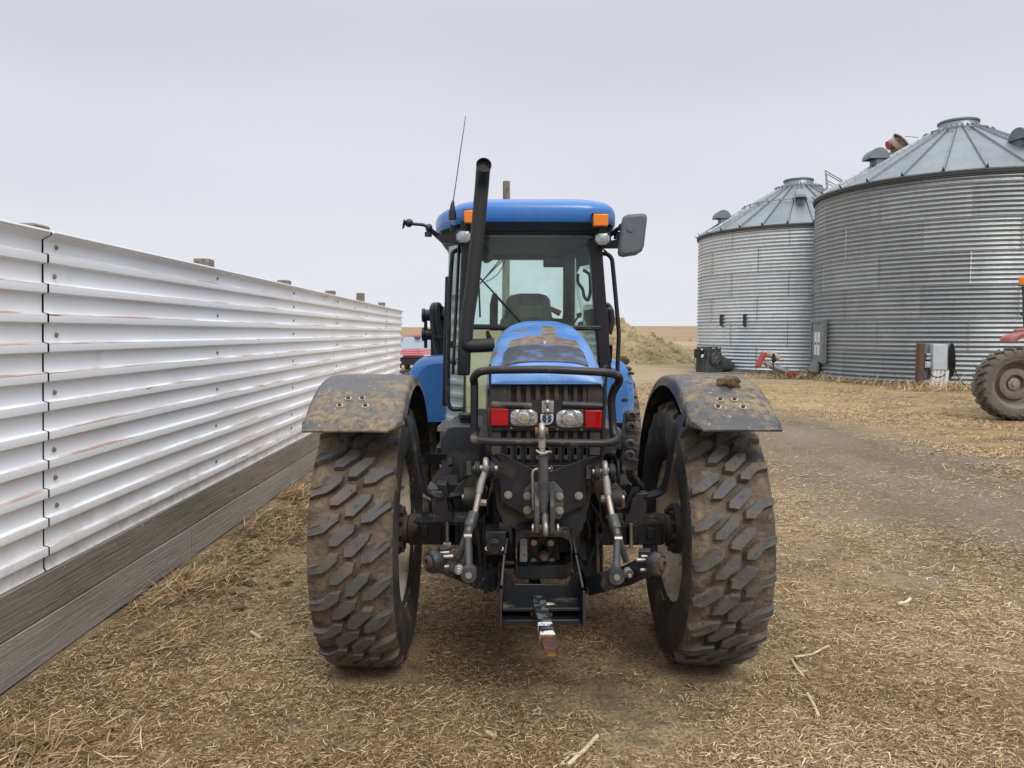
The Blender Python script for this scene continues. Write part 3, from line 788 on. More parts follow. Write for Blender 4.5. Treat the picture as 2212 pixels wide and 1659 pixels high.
mb = MB(); mb.plate([p('C',x,y,3.59) for x,y in [(935,462),(992,462),(994,652),(932,662)]], (0,.004,0)); part("decal", mb, M['white_label'])
mb = MB(); mb.plate([p('C',x,y,3.52) for x,y in [(895,690),(1300,680),(1365,640),(1365,760),(1310,795),(910,795),(888,760)]], (0,.2,0)); part("shield_base", mb, M['undercarriage'], bevel=.006)
mb = MB()
a = p('C',652,405,3.45); b = p('C',822,600,3.45); mb.box((a.x,3.45,a.z),(b.x,3.60,b.z), 0)
mb.plate([p('C',x,y,3.44) for x,y in [(688,482),(762,482),(797,520),(795,550),(745,580),(740,598),(705,598),(700,580),(655,550),(652,525)]], (0,.02,0), 0)
q = p('C',724,530,3.42); mb.cyl(q, q+Vector((0,.03,0)), .036, seg=22, mi=0); mb.bar(p('C',690,495,3.415), p('C',758,495,3.415), .014, .012, mi=0)
for x in (666,780): q = p('C',x,542,3.438); mb.cyl(q, q+Vector((0,-.006,0)), .0115, seg=12, mi=1)
part("trailer_socket", mb, [M['black_clean'], M['emblem_white']], bevel=.003)
def qq(x, y, Y): return p('Q', x, y, Y)
mb = MB()
for s, pts_ in ((-1, [(710,240,3.50),(680,420,3.44),(645,780,3.34),(648,1205,3.30)]), (1, [(1478,250,3.50),(1510,420,3.44),(1590,800,3.34),(1590,1215,3.30)])):
    A_ = [qq(*v) for v in pts_]
    for a, b in zip(A_, A_[1:]): mb.bar(a, b, .012, .07, (0,1,0))
    x = A_[2].x; z0, z1 = A_[3].z, A_[2].z
    mb.plate([(x-.006,3.305,z0),(x-.006,3.305,z1),(x-.006,3.55,z1+.04),(x-.006,3.55,z0)], (.012,0,0))
mb.plate([qq(x,y,3.46) for x,y in [(690,600),(762,592),(785,680),(815,725),(1415,735),(1440,690),(1462,600),(1535,598),(1560,935),(672,925)]], (0,.012,0))
a, b = qq(668,985,3.34), qq(1562,1020,3.34); mb.box((a.x,3.33,b.z-.004),(b.x,3.475,b.z+.012), 1)
a, b = qq(660,1140,3.31), qq(1568,1190,3.31); mb.box((a.x,3.31,b.z),(b.x,3.45,a.z), 0)
for x in (1003,1217): mb.cyl(qq(x,1040,3.36), qq(x,1210,3.36), .008, seg=10, mi=2)
part("drawbar_frame", mb, [M['black_clean'], M['black'], M['rust']], bevel=.003)
mb = MB()
q = qq(1170,975,3.36); mb.tube([q+Vector((-.028,0,0)), q+Vector((-.018,-.012,.006)), q+Vector((.03,-.008,.01)), q+Vector((.038,.0,.004)), q+Vector((.02,.012,.006)), q+Vector((-.02,.012,.004))], .0055, 8, fillet=.008)
part("linch_pin", mb, M['zinc'], smooth=60)
t = NT('drawbar_paint')
c = t.mix(t.rng(t.noise(22, 5), .52, .56), (.012,.013,.016), (.1,.105,.11))
c = t.mix(t.math('MULTIPLY', t.rng(t.noise(30, 4, off=(3,3,3)), .44, .46), t.math('MAXIMUM', t.math('MULTIPLY', t.rng(t.xyz(1), -.945, -.94), t.rng(t.xyz(1), -.905, -.90, 1, 0)), t.math('MULTIPLY', t.rng(t.xyz(1), -1.04, -1.035), t.rng(t.xyz(1), -.995, -.99, 1, 0)))), c, (.6,.6,.58))
c = t.mix(t.rng(t.math('ADD', t.xyz(1), t.math('MULTIPLY', t.noise(18, 5), .05)), -1.02, -1.012, 1, 0), c, t.mix(t.rng(t.noise(14, 5), .45, .6), (.05,.025,.018), (.3,.13,.035)))
M['drawbar'] = t.out(c, .6)
mb = MB(); zt = .548; a = qq(1110,1050,3.3).x
def dbx(Y): return a + (3.3-Y)*.035
tip = [(dbx(2.88)-.030,2.905),(dbx(2.88)-.025,2.882),(dbx(2.88)-.012,2.87),(dbx(2.88)+.014,2.87),(dbx(2.88)+.026,2.882),(dbx(2.88)+.031,2.905)]
out = [(dbx(3.7)-.028,3.7)] + tip + [(dbx(3.7)+.028,3.7)]
mb.plate([(x,y,zt) for x,y in out], (0,0,-.035))
part("drawbar", mb, M['drawbar'], bevel=.003)

# ---- hydraulic coupler panel
mb = MB()
a, b = p('B',1925,1100,3.6), p('B',2085,1170,3.6)
outl = [(1928,1165),(1928,800),(1945,600),(1975,560),(2010,550),(2050,575),(2065,620),(2068,715),(2105,720),(2090,1100),(2082,1172)]
mb.plate([bq(x,y,3.6) for x,y in outl], (0,.02,0), 0)
q0, q1 = bq(2000,548,3.596), bq(2020,580,3.596); mb.box((q0.x,3.596,q0.z),(q1.x,3.601,q1.z), 1)
cp = part("coupler_panel", mb, [M['black'], M['glass_red']], bevel=.003)
for x,y in ((2018,607),(2010,717),(2002,893),(1998,1003)):
    mb = MB(); q = bq(x,y,3.6)
    mb.lathe([(.027,0),(.027,.02),(.022,.022),(.018,.03),(.014,.03),(.013,.012),(0,.012)], q, (0,-1,0), 22, mi=0)
    mb.bar(q+Vector((.01,-.02,-.012)), q+Vector((.04,-.015,-.024)), .012, .008, mi=0)
    mb.lathe([(.010,.014),(.006,.018),(0,.018)], q, (0,-1,0), 10, mi=1)
    part("hydraulic_coupler", mb, [M['charcoal'], M['hub']], cp, smooth=50)
mb = MB(); q0, q1 = bq(1962,768,3.597), bq(2066,838,3.597); mb.box((q0.x,3.597,q0.z),(q1.x,3.601,q1.z),0)
for k in range(4):
    z = q0.z-.005-k*.0062; mb.box((q0.x+.005,3.5955,z-.0018),(q1.x-.005-.006*(k % 2),3.598,z), 1)
part("decal", mb, [M['charcoal'], M['mirror_grey']], cp)
mb = MB()
mb.tube([bq(1760,1150,3.8), bq(1780,1010,3.8), bq(1840,1000,3.75), bq(1930,1080,3.7)], .022, 8, fillet=.05)
mb.tube([bq(1910,920,3.66), bq(1870,1100,3.8)], .016, 8); mb.tube([bq(1990,1160,3.65), bq(2010,1250,3.7), bq(2100,1330,3.8)], .014, 8, fillet=.04)
mb.bar(bq(1990,1150,3.63), bq(2120,1330,3.72), .03, .02)
part("hydraulic_hose", mb, M['undercarriage'], smooth=60)
rh = random.Random(2)
for x0, y0, x1, y1, dy in ((700,1450,540,1900,.15),(760,1500,690,2050,.2),(1560,1420,1700,1850,.15),(1500,1500,1640,1980,.25),(560,1350,380,1700,.35),(1640,1330,1880,1760,.4),(1900,1100,1850,1700,.3)):
    mb = MB(); a = bq(x0,y0,3.62); b = bq(x1,y1-120,3.62+dy); m1_ = a.lerp(b,.35)+Vector((rh.uniform(-.07,.07),-.06,-.05)); m2_ = a.lerp(b,.7)+Vector((rh.uniform(-.07,.07),-.04,-.06))
    mb.tube([a+Vector((0,.15,.02)), a, m1_, m2_, b, b+Vector((0,.2,0))], .0105, 8, fillet=.09); mb.tube([m1_.lerp(m2_,.4), m1_.lerp(m2_,.55)], .0135, 8)
    part("hose", mb, M['black_clean'], smooth=60)
mb = MB()
for x0,x1 in ((620,560),(1655,1700)):
    mb.tube([bq(x0,1240,3.5), bq(x0-15,1340,3.46), bq(x1,1480,3.5), bq(x1+10,1620,3.6)], .004, 5, fillet=.05)
build_each("wire", mb, M['red_plastic'] if 0 else M['charcoal'], TR)
# ---- exhaust and antenna
def aq(x, y, Y): return p('A', x, y, Y)
mb = MB(); Ye = 4.55
def xq(x, y, Y): return p('X', x, y, Y)
pth = [xq(105,190,4.40), xq(98,235,4.47), xq(92,330,Ye), xq(80,460,Ye), xq(52,760,Ye), xq(25,1060,Ye), xq(-18,1400,Ye)]
pth += [aq(683,1120,Ye), aq(668,1330,Ye), aq(760,1330,Ye), aq(900,1322,Ye)]
pth = pth[:6] + pth[7:]
mb.tube(pth, .041, 22, fillet=.16, steps=8, mi=0, caps=False)
d_ = (pth[0]-pth[1]).normalized()
mb.cyl(pth[0]+d_*-.03, pth[0]+d_*-.031, .041, seg=20, mi=1)
mb.tube([pth[0]+d_*.001+ (d_.orthogonal().normalized()*math.cos(a)+d_.cross(d_.orthogonal().normalized())*math.sin(a))*.0415 for a in np.linspace(0,2*math.pi,29)[:-1]], .003, 6, closed=True)
part("exhaust_pipe", mb, [M['exhaust'], M['interior']], smooth=70)
mb = MB(); Ya = 5.0
mb.tube([aq(567,330,Ya), aq(565,262,Ya)], [.026,.024], 10); mb.tube([aq(565,262,Ya), aq(567,215,Ya), aq(572,180,Ya)], [.018,.014,.006], 8)
mb.tube([aq(572,185,Ya), D(985,395,Ya), D(994,330,Ya), D(1002,278,Ya), D(1005.5,250,Ya)], [.0035,.003,.003,.0025,.002], 6)
part("antenna", mb, M['black_clean'], smooth=60)

# ---- cab: posts, roof, glass
def mid(a, b, k=.5): return a.lerp(b, k)
YR, YF, YM = 5.22, 6.85, 5.75
rl0, rl1 = aq(655,1560,5.25), aq(690,520,YR)       # rear left post bottom/top
rr0, rr1 = aq(1772,1545,5.25), aq(1690,480,YR)
fx_l, fx_r = -.42, aq(1487,900,YF).x
mb = MB()
mb.bar(rl0, rl1, .085, .10, (0,1,0)); mb.bar(rr0, rr1, .085, .10, (0,1,0))
mb.bar(rl0+Vector((-.075,.02,0)), rl1+Vector((-.06,.02,0)), .02, .05, (0,1,0))
ml0, ml1 = E0, E1 = p('E',600,1400,YM), p('E',640,-190,YM)
mr0 = Vector((.765, YM, ml0.z)); mr1 = Vector((.70, YM, ml1.z))
for a, b in ((ml0, ml1), (mr0, mr1)): mb.bar(a, b, .04, .07, (0,1,0))
fl0, fl1 = Vector((fx_l, YF, .95)), Vector((fx_l+.02, YF, 2.45)); fr0, fr1 = Vector((fx_r, YF, .95)), Vector((fx_r, YF, 2.45))
for a, b in ((fl0, fl1), (fr0, fr1)): mb.bar(a, b, .10, .09, (0,1,0))
# window bar across at sill height, lower sill, roof headers
a, b = aq(722,1180,5.21), aq(1745,1190,5.21); mb.bar(a, b, .05, .036)
hz = aq(1200,400,YR).z
mb.box((rl1.x-.12, YR-.02, aq(1200,455,YR).z), (rr1.x+.12, YR+.10, aq(1200,340,YR).z+.03))
mb.box((fl1.x, YF-.05, 2.40), (fr1.x, YF+.08, 2.52))
for a, b in ((rl1, ml1), (rr1, mr1), (ml1, fl1), (mr1, fr1)): mb.bar(Vector((a.x,a.y,2.44)), Vector((b.x,b.y,2.44)), .08, .08)
for a, b in ((rl0, ml0), (rr0, mr0), (ml0, fl0), (mr0, fr0)): mb.bar(Vector((a.x,a.y,1.0)), Vector((b.x,b.y,1.0)), .08, .12)
mb.box((ml0.x-.02, 5.2, .88), (mr0.x+.02, YF+.1, .98))
# grab brackets at the door edges
for pl in ([(655,600),(725,600),(735,690),(665,690)],[(655,840),(735,835),(738,905),(665,890)]):
    mb.plate([p('E',x,y,5.4) for x,y in pl], (0,.04,0))
mb.plate([p('G',x,y,5.5) for x,y in [(38,630),(100,640),(106,680),(96,850),(80,900),(35,915),(30,860),(60,850),(75,830),(82,720),(70,700),(35,700)]], (0,.03,0))
part("cab_frame", mb, M['black_clean'], bevel=.012)
def quad(name, a, b, c_, d_, m, **k):
    mb = MB(); n = (b-a).cross(d_-a).normalized()*.003
    mb.add([a-n,b-n,c_-n,d_-n,a+n,b+n,c_+n,d_+n], [(0,3,2,1),(4,5,6,7),(0,1,5,4),(1,2,6,5),(2,3,7,6),(3,0,4,7)])
    return part(name, mb, m, **k)
top = aq(1200,460,YR).z
def at_z(a, b, z): return a.lerp(b, (z-a.z)/(b.z-a.z))
zb_ = .99
quad("rear_window", at_z(rl0,rl1,zb_), at_z(rr0,rr1,zb_), at_z(rr0,rr1,top+.02), at_z(rl0,rl1,top+.02), M['glass'])
quad("windscreen", fl0, fr0, fr1, fl1, M['glass'])
for a0,a1,b0,b1 in ((rl0,rl1,ml0,ml1),(ml0,ml1,fl0,fl1)): quad("side_window", at_z(b0,b1,1.02), at_z(a0,a1,1.02), at_z(a0,a1,2.42), at_z(b0,b1,2.42), M['glass'])
for a0,a1,b0,b1 in ((rr0,rr1,mr0,mr1),(mr0,mr1,fr0,fr1)): quad("side_window", at_z(a0,a1,1.02), at_z(b0,b1,1.02), at_z(b0,b1,2.42), at_z(a0,a1,2.42), M['glass'])
# roof shell, wider ahead, with rounded corners
def roof_outline(inset):
    xl, xr, xc = aq(585,300,5.0).x, aq(1872,330,5.05).x, 0
    wl, wr = aq(452,400,5.75).x, aq(1872,330,5.05).x+.02
    raw = [(xl,5.12),(xl+.1,5.03),(xl+.3,5.0),(xr-.35,5.0),(xr-.14,5.02),(xr-.03,5.09),(wr,5.3),(wr+.02,5.75),(wr,6.7),(wr-.1,6.98),(wl+.1,6.98),(wl,6.8),(wl-.01,5.75),(wl+.03,5.42),(xl-.04,5.2)]
    cx = sum(q[0] for q in raw)/len(raw); cy = sum(q[1] for q in raw)/len(raw)
    out = []
    for k in range(len(raw)*6):     # smooth closed curve through the raw outline
        i, f_ = divmod(k, 6); f_ /= 6
        P = [raw[(i+j-1) % len(raw)] for j in range(4)]
        def cr(a,b,c_,d_): return .5*(2*b+(c_-a)*f_+(2*a-5*b+4*c_-d_)*f_*f_+(3*b-a-3*c_+d_)*f_**3)
        x, y = cr(*[q[0] for q in P]), cr(*[q[1] for q in P])
        dx, dy = x-cx, y-cy; L = math.hypot(dx, dy)
        out.append((x-dx/L*inset, y-dy/L*inset))
    return out
mb = MB()
zb, zt = aq(1200,347,5.0).z, aq(1200,200,5.0).z
rows = []
for ins, z in ((.05,zb+.01),(.012,zb-.004),(0,zb+.012),(.0,zt-.03),(.012,zt),(.05,zt+.025),(.14,zt+.047),(.3,zt+.062),(.5,zt+.07)):
    rows.append([(x,y,z - .05*max(0,(abs(x-.17)-.25))**1.5*(1 if z > zb+.02 else .3) + (.004 if y < 5.2 and z < zb+.05 else 0)) for x,y in roof_outline(ins)])
mb.grid(rows, None, True); mb.plate([Vector(v) for v in rows[-1]], (0,0,-.001)); 
roof = part("cab_roof", mb, M['blue'], smooth=50)
mb = MB(); rows = [[(x,y,zb+.008) for x,y in roof_outline(.05)], [(x,y,2.43) for x,y in roof_outline(.16)]]
mb.grid(rows[::-1], None, True); mb.plate([Vector(v) for v in rows[1]], (0,0,.01)); part("roof_lining", mb, M['interior'], roof)
# lamps on the roof
for x0,y0,x1,y1 in ((655,255,735,362),(1675,283,1796,386)):
    mb = MB(); a, b = aq(x0,y0,4.97), aq(x1,y1,4.97); mb.box((a.x-.002,4.965,a.z+.006),(b.x,5.05,a.z-.008),1)
    mb.box((a.x+.004,4.94,a.z-.006),(b.x,5.0,b.z),0); part("turn_signal", mb, [M['amber'], M['black_clean']], bevel=.006)
for cx_, cy_ in ((655,462),(1757,480)):
    q = aq(cx_,cy_,4.98); mb = MB()
    def sq(rx, rz, Y): return [(q.x+rx*math.copysign(abs(math.cos(a))**.75,math.cos(a)), Y, q.z+rz*math.copysign(abs(math.sin(a))**.75,math.sin(a))) for a in np.linspace(0,2*math.pi,41)[:-1]]
    mb.grid([sq(.03,.03,5.07), sq(.05,.038,5.03), sq(.056,.044,4.99), sq(.053,.041,4.985), sq(.047,.035,4.988)], None, True)
    for k in range(4): a = math.pi/4+k*math.pi/2; mb.cyl((q.x+.05*math.cos(a),4.986,q.z+.037*math.sin(a)),(q.x+.05*math.cos(a),4.98,q.z+.037*math.sin(a)),.004,seg=6)
    mb.box((q.x-.02,5.0,q.z+.03),(q.x+.02,5.03,q.z+.1))
    w = part("work_light", mb, M['black_clean'], smooth=50)
    mb = MB(); mb.grid([[tuple(v) for v in sq(.047,.035,4.989)], sq(.03,.022,4.983), sq(.001,.001,4.981)], None, True); part("lens", mb, M['work_lens'], w, smooth=70)
# mirror arms
mb = MB()
mb.tube([aq(250,365,5.1), aq(335,372,5.12), aq(365,385,5.12), aq(400,425,5.15)], .011, 10, fillet=.03)
mb.blob(aq(222,358,5.1), .028, (1,1,1), .1, 2, 2); mb.cyl(aq(200,370,5.1)+Vector((-.01,0,0)), aq(178,368,5.1), .02, .036, seg=14)
mb.blob(aq(380,398,5.13), .024, (1,1,1.2), .1); mb.cyl(aq(375,430,5.13), aq(375,466,5.13), .024, seg=12); mb.bar(aq(395,415,5.14), aq(480,490,5.2), .03, .05, (0,1,0))
mb.plate([aq(x,y,5.15) for x,y in [(395,415),(490,450),(600,440),(640,480),(640,530),(480,515),(430,470)]], (0,.05,0))
mb.tube([aq(1725,500,5.1), aq(1840,440,5.05), aq(1870,405,5.0), aq(1915,395,4.97)], .014, 8, fillet=.03); mb.blob(aq(1915,390,4.96), .03, (1,1,1), .12)
mb.tube([aq(1935,393,4.95), aq(1980,398,4.93)], .017, 10); mb.plate([aq(x,y,5.12) for x,y in [(1730,510),(1890,485),(1890,555),(1740,555)]], (0,.05,0)); mb.cyl(aq(1872,430,5.05), aq(1872,485,5.05), .024, seg=12)
arm = part("mirror_arm", mb, M['black_clean'], smooth=50)
mb = MB()
ol = [(1930,300),(1960,288),(2080,279),(2105,290),(2111,320),(2085,540),(2068,580),(2030,605),(1930,620),(1898,612),(1888,590),(1890,540),(1915,350)]
f0 = [aq(x,y,4.90) for x,y in ol]; c0 = sum(f0, Vector((0,0,0)))/len(f0)
mb.grid([[c0+(v-c0)*.86 for v in f0], [v+Vector((0,.012,0)) for v in f0], [v+Vector((0,.075,0)) for v in f0]], None, True); mb.plate([c0+(v-c0)*.86 for v in f0], (0,.01,0)); mb.plate([v+Vector((0,.07,0)) for v in f0], (0,.004,0))
q = aq(1978,398,4.895); mb.cyl(q, q+Vector((0,.02,0)), .026, seg=24)
mr = part("wing_mirror", mb, M['mirror_grey'], bevel=.006)
mb = MB(); mb.plate([c0+(v-c0)*.92+Vector((0,.0755,0)) for v in f0], (0,.002,0)); part("mirror_face", mb, M['mirror_glass'], mr)
# door grab rails
mb = MB()
mb.tube([aq(660,575,5.35), aq(585,578,5.3), aq(565,600,5.3), aq(543,900,5.3), p('E',640,700,5.3), p('E',635,1000,5.3), p('E',640,1380,5.3), p('E',690,1450,5.3), p('E',810,1440,5.3)], .015, 10, fillet=.05)
mb.tube([aq(648,540,5.33), aq(600,560,5.3), aq(575,590,5.3)], .006, 6)
part("grab_rail", mb, M['black'], smooth=60)
mb = MB()
mb.tube([aq(1715,600,5.3), aq(1795,602,5.25), aq(1830,640,5.25), aq(1855,900,5.25), aq(1885,1240,5.25), aq(1872,1540,5.25)], .015, 10, fillet=.05)
mb.tube([aq(1730,548,5.3), aq(1785,585,5.25)], .006, 6)
part("grab_rail", mb, M['black'], smooth=60)
# wiper, seat, cab interior
mb = MB(); mb.tube([aq(760,765,5.17), aq(795,805,5.17), aq(930,950,5.18), aq(1112,1148,5.19)], .0065, 6); mb.bar(aq(930,955,5.185), aq(1100,1142,5.195), .012, .014)
part("wiper", mb, M['black_clean'])
mb = MB(); Ys = 5.95
so = [(930,1210),(945,1130),(975,1080),(985,1010),(995,960),(1030,930),(1100,916),(1250,916),(1310,932),(1338,965),(1345,1020),(1355,1100),(1390,1140),(1395,1210)]
f0 = [aq(x,y,Ys) for x,y in so]; c0 = aq(1165,1080,Ys)
mb.grid([[c0+(v-c0)*.93+Vector((0,-.03,0)) for v in f0], f0, [v+Vector((0,.1,0)) for v in f0], [c0+(v-c0)*.9+Vector((0,.13,0)) for v in f0]], None, True)
mb.plate([c0+(v-c0)*.93+Vector((0,-.03,0)) for v in f0], (0,.004,0)); mb.plate([c0+(v-c0)*.9+Vector((0,.126,0)) for v in f0], (0,.004,0))
mb.box((-.1,5.95,1.4),(.42,6.4,1.52)); mb.box((-.0,5.9,1.0),(.34,6.35,1.4))
seat = part("seat", mb, M['seat'], smooth=60)
mb = MB(); mb.plate([aq(x,y,Ys-.034) for x,y in [(1095,1012),(1275,1012),(1285,1095),(1275,1104),(1105,1104),(1093,1085)]], (0,.006,0)); part("seat_pocket", mb, M['seat_panel'], seat)
mb = MB()
mb.plate([aq(x,y,6.3) for x,y in [(880,920),(915,915),(928,940),(925,1150),(935,1210),(860,1210),(862,1000)]], (0,.05,0))
mb.plate([aq(x,y,5.9) for x,y in [(1360,1110),(1480,1120),(1480,1210),(1380,1210)]], (0,.3,0))
mb.tube([aq(1520,1160,6.0), aq(1568,1090,6.0)], .008, 6); mb.blob(aq(1570,1088,6.0), .022); mb.blob(aq(1582,1158,5.9), .022); mb.blob(aq(1505,1105,6.1), .026, (1,1,1.3))
mb.tube([aq(1440,1120,6.0), aq(1448,1075,6.0), aq(1485,1075,6.0)], .007, 6)
mb.plate([aq(x,y,5.6) for x,y in [(790,520),(830,530),(895,620),(885,650),(850,672),(825,675),(790,645)]], (0,.03,0))
mb.plate([aq(x,y,5.75) for x,y in [(1535,560),(1640,560),(1680,680),(1580,700),(1550,760),(1545,640)]], (0,.03,0))
mb.tube([aq(1560,760,5.8), aq(1555,830,5.8), aq(1600,880,5.8), aq(1605,940,5.8), aq(1640,980,5.8), aq(1660,900,5.8), aq(1655,760,5.8), aq(1600,730,5.8)], .012, 6, fillet=.04)
mb.plate([aq(x,y,5.8) for x,y in [(1610,1050),(1690,1035),(1700,1180),(1640,1180),(1612,1120)]], (0,.04,0))
mb.box((-.25,5.3,.98),(.7,6.8,1.08)); mb.plate([aq(x,y,5.5) for x,y in [(830,1215),(850,1205),(885,1280),(860,1290),(835,1280)]], (0,.04,0))
part("controls", mb, M['interior'])
mb = MB(); mb.tube([aq(1340,1035,6.0), aq(1420,1075,6.0)], [.018,.024], 10); part("control_handle", mb, M['red_plastic'])
mb = MB(); a, b = aq(1286,626,6.5), aq(1448,708,6.5); mb.box((a.x,6.5,a.z),(b.x,6.53,b.z)); mb.box((b.x,6.5,aq(1400,600,6.5).z),(b.x+.04,6.6,b.z-.03)); im = part("interior_mirror", mb, M['interior'], bevel=.01)
mb = MB(); mb.box((a.x+.012,6.497,a.z-.012),(b.x-.012,6.5,b.z+.012)); part("mirror_face", mb, M['mirror_glass'], im)
mb = MB()
mb.tube([aq(1010,570,6.9), aq(780,845,6.9)], .006, 6); mb.tube([aq(1045,570,6.9), aq(785,835,6.9)], .006, 6); mb.tube([aq(990,620,6.88), aq(960,720,6.88), aq(900,790,6.88), aq(830,822,6.88)], .004, 6, fillet=.08)
mb.tube([aq(775,850,6.9), aq(785,1105,6.9)], .009, 6); part("windscreen_wiper", mb, M['interior'])

# ---- cab-end wheel arches in blue, tank, steps, loader towers
def arch(xi, xo, Y0, Y1, zb, zt, m, name="wheel_arch"):
    mb = MB(); s = 1 if xo > xi else -1
    rows = []
    for k, (yy, ins) in enumerate(((Y0+.0,.06),(Y0+.02,.02),(Y0+.08,0),(Y0+.4,0),(Y1-.5,0),(Y1-.1,0),(Y1,.04))):
        f = (yy-Y0)/(Y1-Y0); zz = zt - .25*max(0,f-.75)*2 - ins; zlo = zb + (0 if k < 2 else 0)
        zl = zlo if f < .02 or f > .95 else zlo
        o = xo - s*ins; w = abs(o-xi)
        row = [(xi,yy,zl)]
        row = [(o, yy, zl)]
        for a in np.linspace(0, math.pi/2, 9):
            row.append((o - s*.17*(1-math.cos(a)), yy, zz-.26 + .26*math.sin(a) - .0))
        row += [(o - s*.3, yy, zz+.012), (xi, yy, zz+.035)]
        rows.append(row)
    mb.grid(rows if s < 0 else [r[::-1] for r in rows])
    mb.plate([Vector(v) for v in rows[0]] + [Vector((xi, Y0, zb))], (0,.01,0))
    return part(name, mb, m, smooth=60)
a = p('E',120,1000,6.25); b = p('E',720,1600,6.25); c_ = p('E',590,765,6.25)
arch(b.x, a.x, 6.25, 7.95, b.z, c_.z-.02, M['blue'])
a = p('G',372,1000,6.25); b = p('G',180,1610,6.25); c_ = p('G',100,830,6.25)
arch(b.x-.3, a.x+.01, 6.25, 7.95, b.z, c_.z-.0, M['blue_dirty'])
mb = MB()
lo = [p('L',x,y,4.75) for x,y in [(250,420),(300,335),(345,322),(480,322),(560,330),(560,700),(470,800),(330,950),(335,820),(300,830),(262,700),(248,520)]]
mb.plate(lo, (0,.6,0))
part("fuel_tank", mb, M['charcoal'], bevel=.03, segs=3)
mb = MB()
mb.plate([p('Rr',x,y,4.8) for x,y in [(60,310),(200,310),(290,330),(340,400),(330,900),(250,960),(180,900),(100,700)]], (0,.6,0))
part("fuel_tank", mb, M['charcoal'], bevel=.03, segs=3)
q = p('L',440,275,4.9); mb = MB(); mb.cyl(q+Vector((0,0,-.12)), q, .05, seg=16); mb.cyl(q, q+Vector((0,0,.035)), .058, seg=16); part("filler_cap", mb, M['black_clean'], bevel=.006)
mb = MB()
a, b = p('L',240,305,5.3), p('L',345,335,5.3)
for k in range(7): mb.bar((a.x+.018*k,5.25,a.z-.03), (a.x+.018*k+.02,5.6,a.z-.03), .008, .03)
mb.box((a.x-.01,5.24,a.z-.05),(b.x,5.26,a.z-.02)); mb.box((a.x-.01,5.6,a.z-.05),(b.x,5.62,a.z-.02))
part("step", mb, M['silver'])
# lower dark box between the cab and the cab-end axle
mb = MB(); mb.box((-.42,5.5,.55),(-.28,6.6,1.0)); mb.box((.7,5.5,.55),(.84,6.6,1.0)); mb.box((-.45,7.05,.58),(.8,7.35,.82)); mb.box((-.05,6.6,.5),(.45,8.2,.95))
part("chassis", mb, M['undercarriage'], bevel=.01)
mb = MB()
mb.plate([p('E',x,y,6.7) for x,y in [(420,210),(432,210),(432,250),(585,245),(600,220),(615,790),(425,800)]], (0,.12,0))
for y in (285,520):
    q = p('E',405,y,6.7); mb.cyl(q-Vector((.05,0,0)), q+Vector((.16,0,0)), .05, seg=18); mb.cyl(q-Vector((.06,0,.0)), q-Vector((.035,0,0)), .06, seg=18); mb.cyl(q+Vector((-.03,0,-.05)), q+Vector((-.03,0,-.12)), .016, seg=8)
a = p('E',500,250,6.7); mb.bar(p('E',430,270,6.75), p('E',590,270,6.75), .1, .13)
mb.box((p('E',425,800,6.7).x,6.75,.7),(-.33,6.95,1.45)); mb.box((.72,6.75,.7),(.86,6.95,2.0))
part("loader_tower", mb, M['black_clean'], bevel=.006)
mb = MB()
mb.tube([p('E',530,760,6.62), p('E',470,520,6.6), p('E',455,330,6.6), p('E',450,215,6.6), p('E',462,170,6.62), p('E',490,165,6.68), p('E',500,250,6.75)], .03, 10, fillet=.08)
mb.tube([p('E',590,760,6.62), p('E',540,540,6.6), p('E',505,380,6.6), p('E',492,215,6.6), p('E',505,160,6.62), p('E',530,175,6.68), p('E',540,250,6.75)], .03, 10, fillet=.08)
mb.box((p('E',465,525,6.55).x,6.55,p('E',465,525,6.55).z),(p('E',562,570,6.55).x,6.64,p('E',562,570,6.55).z))
part("hydraulic_hose", mb, M['black_clean'], smooth=60)
mb = MB()
mb.tube([p('G',10,150,6.3), p('G',45,155,6.3), p('G',85,210,6.3), p('G',108,330,6.3), p('G',95,420,6.3), p('G',60,520,6.3)], .018, 8, fillet=.06)
mb.tube([p('G',20,240,6.3), p('G',55,205,6.3), p('G',80,240,6.3), p('G',90,380,6.3), p('G',60,470,6.3)], .028, 8, fillet=.06); mb.plate([p('G',x,y,6.4) for x,y in [(10,220),(70,230),(80,400),(50,520),(40,620),(0,620)]], (0,.05,0))
part("hydraulic_hose", mb, M['black_clean'], smooth=60)

# ---- clods of mud lying on it
def clod(label, c, r, sx, seed, grp=None):
    mb = MB(); mb.blob(c, r, sx, .55, 2.2, 3, seed=seed)
    o = build("mud_clod", mb, M['clod'], None, smooth=180, origin=c); return tag(o, label, "clod", grp)
M['clod'] = mat('dried_manure', (.13,.085,.042), .97, 0, [((.06,.038,.02), 16, .42, .6), ((.25,.19,.1), 40, .6, .75)], (35, .8, (1,1,1), .01))
q = D(*px('U',533,212), 3.78); clod("lump of dried brown mud lying by the bolts on top of a grey fender", (q.x, 3.78, 1.503), .05, (1.15,.9,.75), 3)
for i,(x,y,r,yy) in enumerate(((270,950,.034,6.32),(75,895,.05,6.35),(215,845,.05,6.4),(325,998,.018,6.26),(345,1004,.014,6.26),(250,1325,.022,6.25))):
    q = p('G',x,y,yy); clod("small dark mud clod stuck on the scuffed blue wheel arch below the cab", (q.x,yy,q.z), r, (1.2,.6,.7), i+10, "mud clods on the blue wheel arch")
